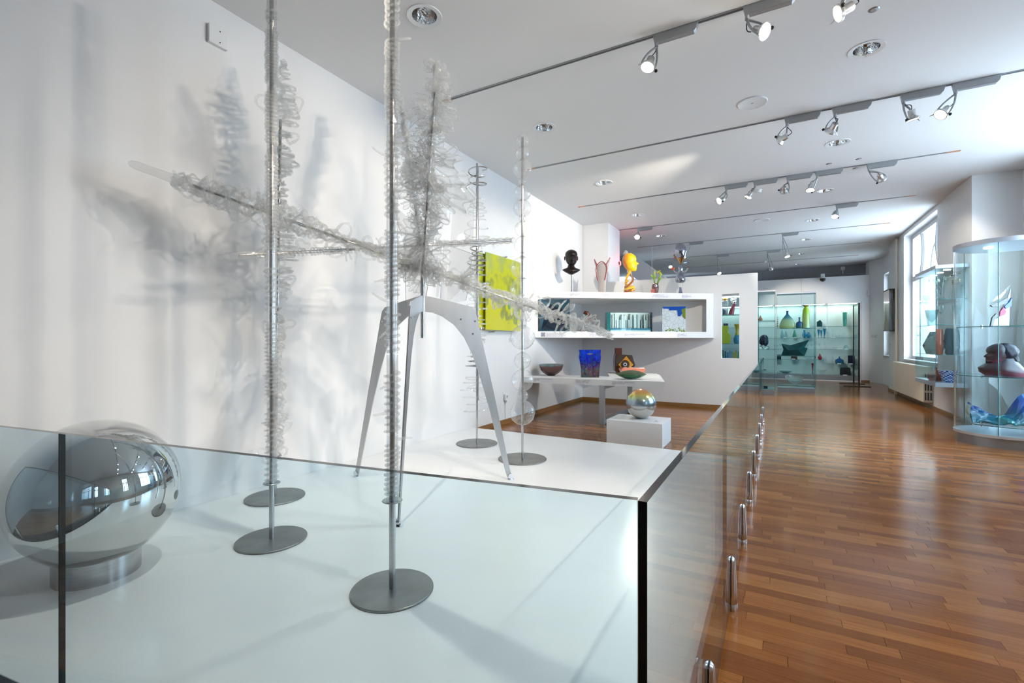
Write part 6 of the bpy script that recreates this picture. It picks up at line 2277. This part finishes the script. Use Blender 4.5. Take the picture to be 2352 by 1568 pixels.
# glass relief hung on the pier
M_AMBR = ramp_mat('amber_relief', [(0, (0.04, 0.04, 0.04)), (0.3, (0.20, 0.08, 0.03)), (0.5, (0.55, 0.26, 0.08)), (0.7, (0.20, 0.08, 0.05)), (1, (0.05, 0.05, 0.05))], axis='Y', rough=0.25, mottled=0.6, mscale=9)  # brighter amber middle: the panel's lamp glow put into its colour
q0 = at_x(2036, 670, XR - 0.12)
q1 = at_x(2051, 757, XR - 0.12)
t = thing('relief_panel', 'tall amber glass relief panel in a black bracket on the far pier', 'picture', (XR - 0.1, (q0.y + q1.y) / 2, q1.z))
ya, yb = 16.02, 16.75
za, zb = q1.z, q0.z
bx(XR - 0.17, XR - 0.10, ya, yb, za, zb).obj('relief', M_AMBR, t, smooth=0)
bx(XR - 0.18, XR, ya - 0.01, yb + 0.01, zb, zb + 0.025).obj('upper_bracket', M_BLACK, t, smooth=0)
bx(XR - 0.18, XR, ya - 0.01, yb + 0.01, za - 0.025, za).obj('lower_bracket', M_BLACK, t, smooth=0)
for k, (u, v, lb) in enumerate(((2045, 792, 'small card below the amber relief panel'), (2012, 772, 'small card on the canted far wall'))):
    if k == 0:
        p = at_x(u, v, XR - 0.002)
        card(lb, Vector((XR - 0.002, p.y, p.z)), (0, -1, 0), (0, 0, 1), 0.16, 0.1, 'RELIÉF / RELIEF\n2001')
    else:
        card(lb, Vector((3.008, 19.85, 1.58)), (0.453, -0.891, 0), (0, 0, 1), 0.34, 0.14, 'SKLO 20. STOLETÍ\nGLASS OF THE\n20TH CENTURY', mat=M_WALL)

# ================================================================== ceiling fittings
DL = ['recessed downlight above the tripod star, nearest', 'recessed downlight above the bead pole', 'recessed downlight between the second and third tracks on the left', 'recessed downlight in front of the white pier', 'recessed downlight beside the left hand far spotlight',
      'recessed downlight nearest on the right, below a small sprinkler', 'recessed downlight behind the second track spotlights', 'recessed downlight beside the third track spotlights', 'recessed downlight left of the single bright far spotlight', 'fifth recessed downlight of the right hand row', 'sixth recessed downlight of the right hand row', 'farthest recessed downlight of the right hand row', 'recessed downlight seen behind the mirrored figure']
for p, lb in zip(DOWNP, DL):
    t = thing('downlight', lb, 'downlight', p, group='recessed ceiling downlights')
    MB().lathe([(DR - 0.012, 0.0), (DR + 0.03, -0.006), (DR + 0.032, 0.0), (DR + 0.03, 0.001), (DR - 0.008, 0.004)], 36, ring=True).obj('trim_ring', M_PLASTIC, t, smooth=50, local=True)
    m = MB()
    n = 28
    prof = [(DR - 0.004, 0.0), (DR - 0.012, 0.03), (DR - 0.03, 0.08), (0.05, 0.13), (0.0, 0.135)]
    m.lathe(prof, n)
    m.f = [f for f in m.f if len(f) != n]
    m.m = [0] * len(m.f)
    m.f = [f[::-1] for f in m.f]
    m.obj('reflector', M_CUP, t, smooth=25, local=True)
for (u, v), lb in (((1728, 236), 'round white ceiling loudspeaker between the first two tracks'), ((1750, 505), 'round white ceiling loudspeaker further down the room')):
    p = at_z(u, v, HC)
    t = thing('ceiling_speaker', lb, 'speaker', p)
    MB().lathe([(0, -0.006), (0.135, -0.006), (0.15, -0.012), (0.16, -0.004), (0.16, 0)], 40).obj('grille', M_PLASTIC, t, smooth=50, local=True)
    bx(-0.012, 0.012, -0.004, 0.004, -0.0085, -0.006).obj('badge', M_ALU, t, smooth=0, local=True)
for (u, v), lb in (((2007, 22), 'small round ceiling plate near the first track'), ((1904, 376), 'left one of three small ceiling plates by the third track'), ((1972, 365), 'right one of three small ceiling plates by the third track'), ((1965, 386), 'lower one of three small ceiling plates by the third track')):
    p = at_z(u, v, HC)
    t = thing('ceiling_plate', lb, 'fitting', p)
    MB().lathe([(0, -0.004), (0.035, -0.004), (0.04, 0), (0, 0.0)], 24).obj('plate', M_ALU, t, local=True)
    MB().lathe([(0, -0.008), (0.02, -0.007), (0.022, -0.004), (0, -0.004)], 18).obj('plate_button', M_ALUL, t, local=True)
p = at_z(1742, 436, HC)
t = thing('smoke_detector', 'white smoke detector on the ceiling behind the third track lamps', 'detector', p)
MB().lathe([(0, -0.05), (0.04, -0.048), (0.05, -0.035), (0.05, -0.02), (0, -0.02)], 24).obj('sensor_cap', M_PLASTIC, t, local=True)
MB().lathe([(0, -0.02), (0.055, -0.02), (0.06, 0), (0, 0)], 24).obj('mount', M_PLASTIC, t, local=True)
p = at_z(1757, 600, HC)
t = thing('smoke_detector', 'white smoke detector on the ceiling near the far wall', 'detector', p)
MB().lathe([(0, -0.05), (0.04, -0.048), (0.05, -0.035), (0.05, -0.02), (0, -0.02)], 24).obj('sensor_cap', M_PLASTIC, t, local=True)
MB().lathe([(0, -0.02), (0.055, -0.02), (0.06, 0), (0, 0)], 24).obj('mount', M_PLASTIC, t, local=True)
p = at_y(1890, 641, YF - 0.1)
t = thing('dome_camera', 'small black dome camera on the far white panelling', 'camera', (p.x, YF, p.z))
bx(p.x - 0.06, p.x + 0.06, YF - 0.06, YF, p.z + 0.05, p.z + 0.2).obj('camera_mount', M_PLASTIC, t, smooth=0, bevel=0.01)
MB().ball((p.x, YF - 0.09, p.z), 0.085, 20, 12).obj('dome', M_BLACK, t)
MB().lathe([(0.09, p.z + 0.03), (0.09, p.z + 0.06), (0.0, p.z + 0.06)], 20, (p.x, YF - 0.09, 0)).obj('dome_ring', M_PLASTIC, t)
p = at_y(1936, 616, YF + 0.7)
t = thing('junction_box', 'white junction box on the grey strip above the panelling', 'fitting', (p.x, YF + 0.72, p.z))
bx(p.x - 0.06, p.x + 0.06, YF + 0.66, YF + 0.72, p.z - 0.06, p.z + 0.06).obj('box', M_PLASTIC, t, smooth=0)
MB().tube([(p.x, YF + 0.69, p.z - 0.06), (p.x, YF + 0.69, p.z - 0.2)], 0.015, 8).obj('stub', M_PLASTIC, t)
p = at_x(1992, 661, XR - 0.05)
tag(bx(2.84, 2.9, YF - 0.06, YF - 0.01, 2.98, 3.16).obj('alarm_box', M_PLASTIC, smooth=0, bevel=0.006), 'small white alarm box at the far right panel edge', 'sensor')
# cable hanging in the dim room and red lamp
p = at_y(1497, 575, 14.0)
tag(MB().tube([(p.x, 14.0, 2.0), (p.x, 14.0, HC)], 0.008, 8).obj('hanging_cable', M_PLASTIC), 'thin white cable hanging from the ceiling behind the partition', 'cable')
M_REDLAMP = pbr('red_lamp', (1, 0.1, 0.1), 0.3, emit=(1.0, 0.10, 0.10), estr=3.5)
t = thing('red_lamp', 'small oval red lamp at the edge of the white pier', 'lamp', (-3.37, 11.65, 3.05))
q = at_x(1426, 606, -3.36)
MB().ball((-3.345, 11.56, q.z), 0.06, 18, 12, (0.4, 0.6, 1)).obj('red_cover', M_REDLAMP, t)
MB().tube([(-3.37, 11.56, q.z), (-3.345, 11.56, q.z)], 0.045, 16).obj('lamp_base', M_BLACK, t)
l = bpy.data.lights.new('red_glow', 'POINT')
l.energy = 3.0
l.color = (1, 0.12, 0.15)
l.shadow_soft_size = 0.05
lo = bpy.data.objects.new('red_glow', l)
lo.location = Vector((-3.22, 11.7, q.z + 0.1)) - WL[t.name]
lo.parent = t
COL.objects.link(lo)

# ------------------------------------------------------------------ tracks and spotlights
TRK = {1: 4.35, 2: 6.74, 3: 9.13, 4: 11.52, 5: 13.9, 6: 16.3, 7: 18.6, 0: 1.96}
ends = {1: ((1036, 226), 3.3), 2: ((1228.7, 385.7), (2352, 158.5)), 3: ((1344.8, 472.7), (2173, 352)), 4: ((1420, 528), (2080, 454)), 5: ((1477, 567), (2025, 516)), 6: ((1515, 596), (1984, 557)), 7: ((1560, 614), (1957, 588)), 0: (-3.3, 3.2)}
ORD = {0: 'overhead', 1: 'first', 2: 'second', 3: 'third', 4: 'fourth', 5: 'fifth', 6: 'sixth', 7: 'seventh'}
for k, y in TRK.items():
    a, c = ends[k]
    xa = at_y(a[0], a[1], y).x if isinstance(a, tuple) else a
    xb = at_y(c[0], c[1], y).x if isinstance(c, tuple) else c
    xa, xb = max(xa, -3.6), min(xb, 3.45 if y < 10.6 else 2.8)
    t = thing('lighting_track', 'thin recessed lighting track across the ceiling, %s counted from the camera' % ORD[k], 'track', ((xa + xb) / 2, y, HC), group='ceiling lighting tracks')
    bx(xa, xb, y - 0.012, y + 0.012, HC - 0.004, HC).obj('rail', M_TRACK, t, smooth=0)
    for s_ in (-1, 1):
        bx(xa, xb, y + s_ * 0.017 - 0.005, y + s_ * 0.017 + 0.005, HC - 0.006, HC).obj('rail_lip', M_ALU, t, smooth=0)
    for x in (xa, xb):
        s_ = 1 if x == xb else -1
        bx(min(x, x + s_ * 0.16), max(x, x + s_ * 0.16), y - 0.02, y + 0.02, HC - 0.008, HC).obj('end_piece', M_COPPER, t, smooth=0)


def arc(p0, p1, bulge, n=8):
    return [p0.lerp(p1, i / n) + bulge * math.sin(math.pi * i / n) for i in range(n + 1)]


def spotlight(label, xm, y, head, aim, watt, warm=True, lit=True, wide=52):
    """box adapter on the track, fork, round lamp head"""
    root = thing('track_spotlight', label, 'spotlight', (xm, y, HC), group='silver track spotlights')
    L = 0.385
    m = MB().prism([(0, 0), (L, 0), (L - 0.015, -0.055), (L - 0.035, -0.075), (0.04, -0.075), (0.035, -0.1), (0.02, -0.1)], -0.027, 0.027)
    m.v = [Vector((q.x - 0.03, q.z, q.y - 0.006)) for q in m.v]
    m.obj('adapter', M_LAMPG, root, smooth=0, local=True, bevel=0.004)
    M0 = Vector((xm, y, HC - 0.11))
    H0 = Vector(head)
    d = (Vector(aim) - H0).normalized()
    side = d.cross(H0 - M0)
    side = side.normalized() if side.length > 1e-4 else Vector((1, 0, 0))
    MB().tube([M0 + Vector((0, 0, 0.03)), M0], 0.017, 12).obj('swivel', M_LAMPG, root)
    bul = (-(H0 - M0).normalized() * 0.0)
    for s_ in (-1, 1):
        e_ = H0 + side * (s_ * 0.066) + d * 0.012
        mid = (M0 + e_) / 2 + side * s_ * 0.035
        pts = [M0 * (1 - q) ** 2 + mid * 2 * q * (1 - q) + e_ * q * q for q in [i / 8 for i in range(9)]]
        MB().tube(pts, [0.011 - 0.0035 * i / 8 for i in range(9)], 7).obj('fork_arm', M_LAMPG, root)
    rot = Vector((0, 0, 1)).rotation_difference(d).to_matrix().to_4x4()
    M = Matrix.Translation(H0) @ rot
    hd = MB().lathe([(0, -0.085), (0.034, -0.085), (0.036, -0.08), (0.037, -0.02), (0.06, 0.004), (0.066, 0.008), (0.066, 0.022), (0.058, 0.024), (0.054, 0.014), (0, 0.013)], 28).xf(M).obj('lamp_head', M_LAMPS, root, smooth=35)
    MB().lathe([(0, 0.0145), (0.053, 0.0145), (0.050, 0.019), (0, 0.021)], 24).xf(M).obj('lens', M_LENS if lit else M_LENSOFF, hd)
    MB().ball(H0 + side * 0.085 + d * 0.012, 0.015, 12, 8).obj('knob', M_RUBBER, hd)
    MB().tube([H0 - side * 0.066 + d * 0.02, H0 - side * 0.09 + d * 0.045], [0.005, 0.004], 7).obj('grip', M_CHROME, hd)
    back = H0 - d * 0.08
    outw = (M0 - H0).cross(side).normalized()
    MB().tube([M0 * (1 - q) ** 3 + (M0 + Vector((0, 0, -0.06)) + outw * 0.02) * 3 * q * (1 - q) ** 2 + (back - d * 0.08 + outw * 0.04) * 3 * q * q * (1 - q) + back * q ** 3 for q in [i / 12 for i in range(13)]], 0.0042, 6).obj('cable', M_RUBBER, root)
    l = bpy.data.lights.new('spot_beam', 'SPOT')
    l.energy = watt
    l.color = (1.0, 0.90, 0.76) if warm else (0.9, 0.95, 1.0)
    l.spot_size = R(wide)
    l.spot_blend = 0.55
    l.shadow_soft_size = 0.022
    o = bpy.data.objects.new('spot_beam', l)
    COL.objects.link(o)
    o.parent = root
    o.rotation_euler = Vector((0, 0, -1)).rotation_difference(d).to_euler()
    o.location = H0 + d * 0.06 - WL[root.name]
    return root


W = SPOT_WATT


def sp_px(label, k, um, head, aim, watt=W, **kw):
    y = TRK[k]
    xm = at_y(um, 300, y).x
    h = at_y(head[0], head[1], y)
    h.y = y - 0.02
    return spotlight(label, xm, y, h, aim, watt, **kw)


sp_px('spotlight on the first track facing left towards the glass sculptures', 1, 1508, (1490, 153), (-1.9, 2.8, 0.1), W * 0.6, wide=60)
sp_px('spotlight on the first track, head turned to the right', 1, 1716, (1752, 75), (3.0, 2.6, 1.6))
sp_px('spotlight cut by the top of the frame, third on the first track', 1, 1945, (1930, 32), (-3.9, 3.3, 1.9), W * 1.2, wide=60)
sp_px('leftmost spotlight on the second track, seen from behind', 2, 1808, (1794, 322), (-3.9, 9.2, 2.9), W * 4.8, lit=False)
sp_px('second spotlight from the left on the second track, above a downlight', 2, 1918, (1909, 300), (-1.7, 10.6, 0.8), W * 2.1, lit=False)
sp_px('third spotlight from the left on the second track, pointing down', 2, 2075, (2095, 272), (2.0, 7.4, 0.0), W * 0.6, lit=False)
sp_px('rightmost spotlight on the second track, shining to the left', 2, 2195, (2162, 262), (-1.8, 4.8, 0.1), W * 0.9)
sp_px('leftmost spotlight on the third track', 3, 1668, (1654, 461), (-3.6, 7.0, 2.2), W * 2)
sp_px('second spotlight from the left on the third track', 3, 1734, (1719, 451), (-2.4, 8.8, 0.3), W * 1.6)
sp_px('third spotlight from the left on the third track, turned away', 3, 1810, (1801, 438), (0.5, 15.0, 1.0), lit=False)
sp_px('fourth spotlight from the left on the third track, cold white', 3, 1877, (1861, 435), (0.3, 8.0, 0.2), warm=False)
sp_px('rightmost spotlight on the third track, turned to the window wall', 3, 1996, (2024, 410), (2.8, 11.5, 2.4), W * 1.2)
sp_px('single bright spotlight facing the camera on the fourth track, right', 4, 1923, (1917, 496), (0.6, 9.4, 0.0), W * 3.0)
sp_px('bright spotlight on the fourth track beside the white pier', 4, 1466, (1464, 544), (-2.4, 9.2, 2.4))
sp_px('small spotlight on the fifth track, right of centre', 5, 1798, (1808, 588), (1.2, 12.8, 0.0), W * 3.2)
sp_px('spotlight behind the hair of the mirrored figure', 5, 1585, (1570, 590), (-1.2, 11.6, 2.0), lit=False)
sp_px('farthest spotlight, above the far showcase', 6, 1763, (1771, 617), (0.6, 19.0, 2.4), W * 2.4)
sp_px('far spotlight low over the partition edge', 6, 1648, (1652, 627), (-0.8, 15.2, 1.8))
sp_px('spotlight behind the raised hand of the mirrored figure', 6, 1545, (1540, 612), (-2.0, 14.0, 1.0), lit=False)
# lamps on the same tracks to the right of and above the photographer
for (k, x, aim, wt, wd, lb) in ((1, 1.9, (-4, 3.4, 2.3), 1.4, 62, 'spotlight on the first track over the window bay, aimed at the left wall'),
                                (1, 2.7, (-4, 3.8, 1.9), 1.15, 60, 'last spotlight of the first track, aimed at the glass poles'),
                                (0, 1.2, (-2.8, 2.2, 0.1), 1.0, 70, 'spotlight above the photographer, aimed at the mirrored sphere'),
                                (0, 0.2, (-3.2, 4.6, 2.0), 1.2, 60, 'spotlight above the photographer, aimed at the tripod star'),
                                (0, 2.3, (1.5, 3.8, 0.0), 2.4, 90, 'added spotlight above the photographer, aimed down to brighten the parquet'),  # unseen lamp added to lift floor and ceiling
                                (0, -2.1, (-2.0, 1.5, 0.0), 1.05, 90, 'added spotlight above the front glass pole, aimed down to brighten the platform')):  # unseen lamp added to brighten the front of the platform
    spotlight(lb, x, TRK[k], (x - 0.12, TRK[k] - 0.02, 3.86), aim, W * wt, wide=wd)
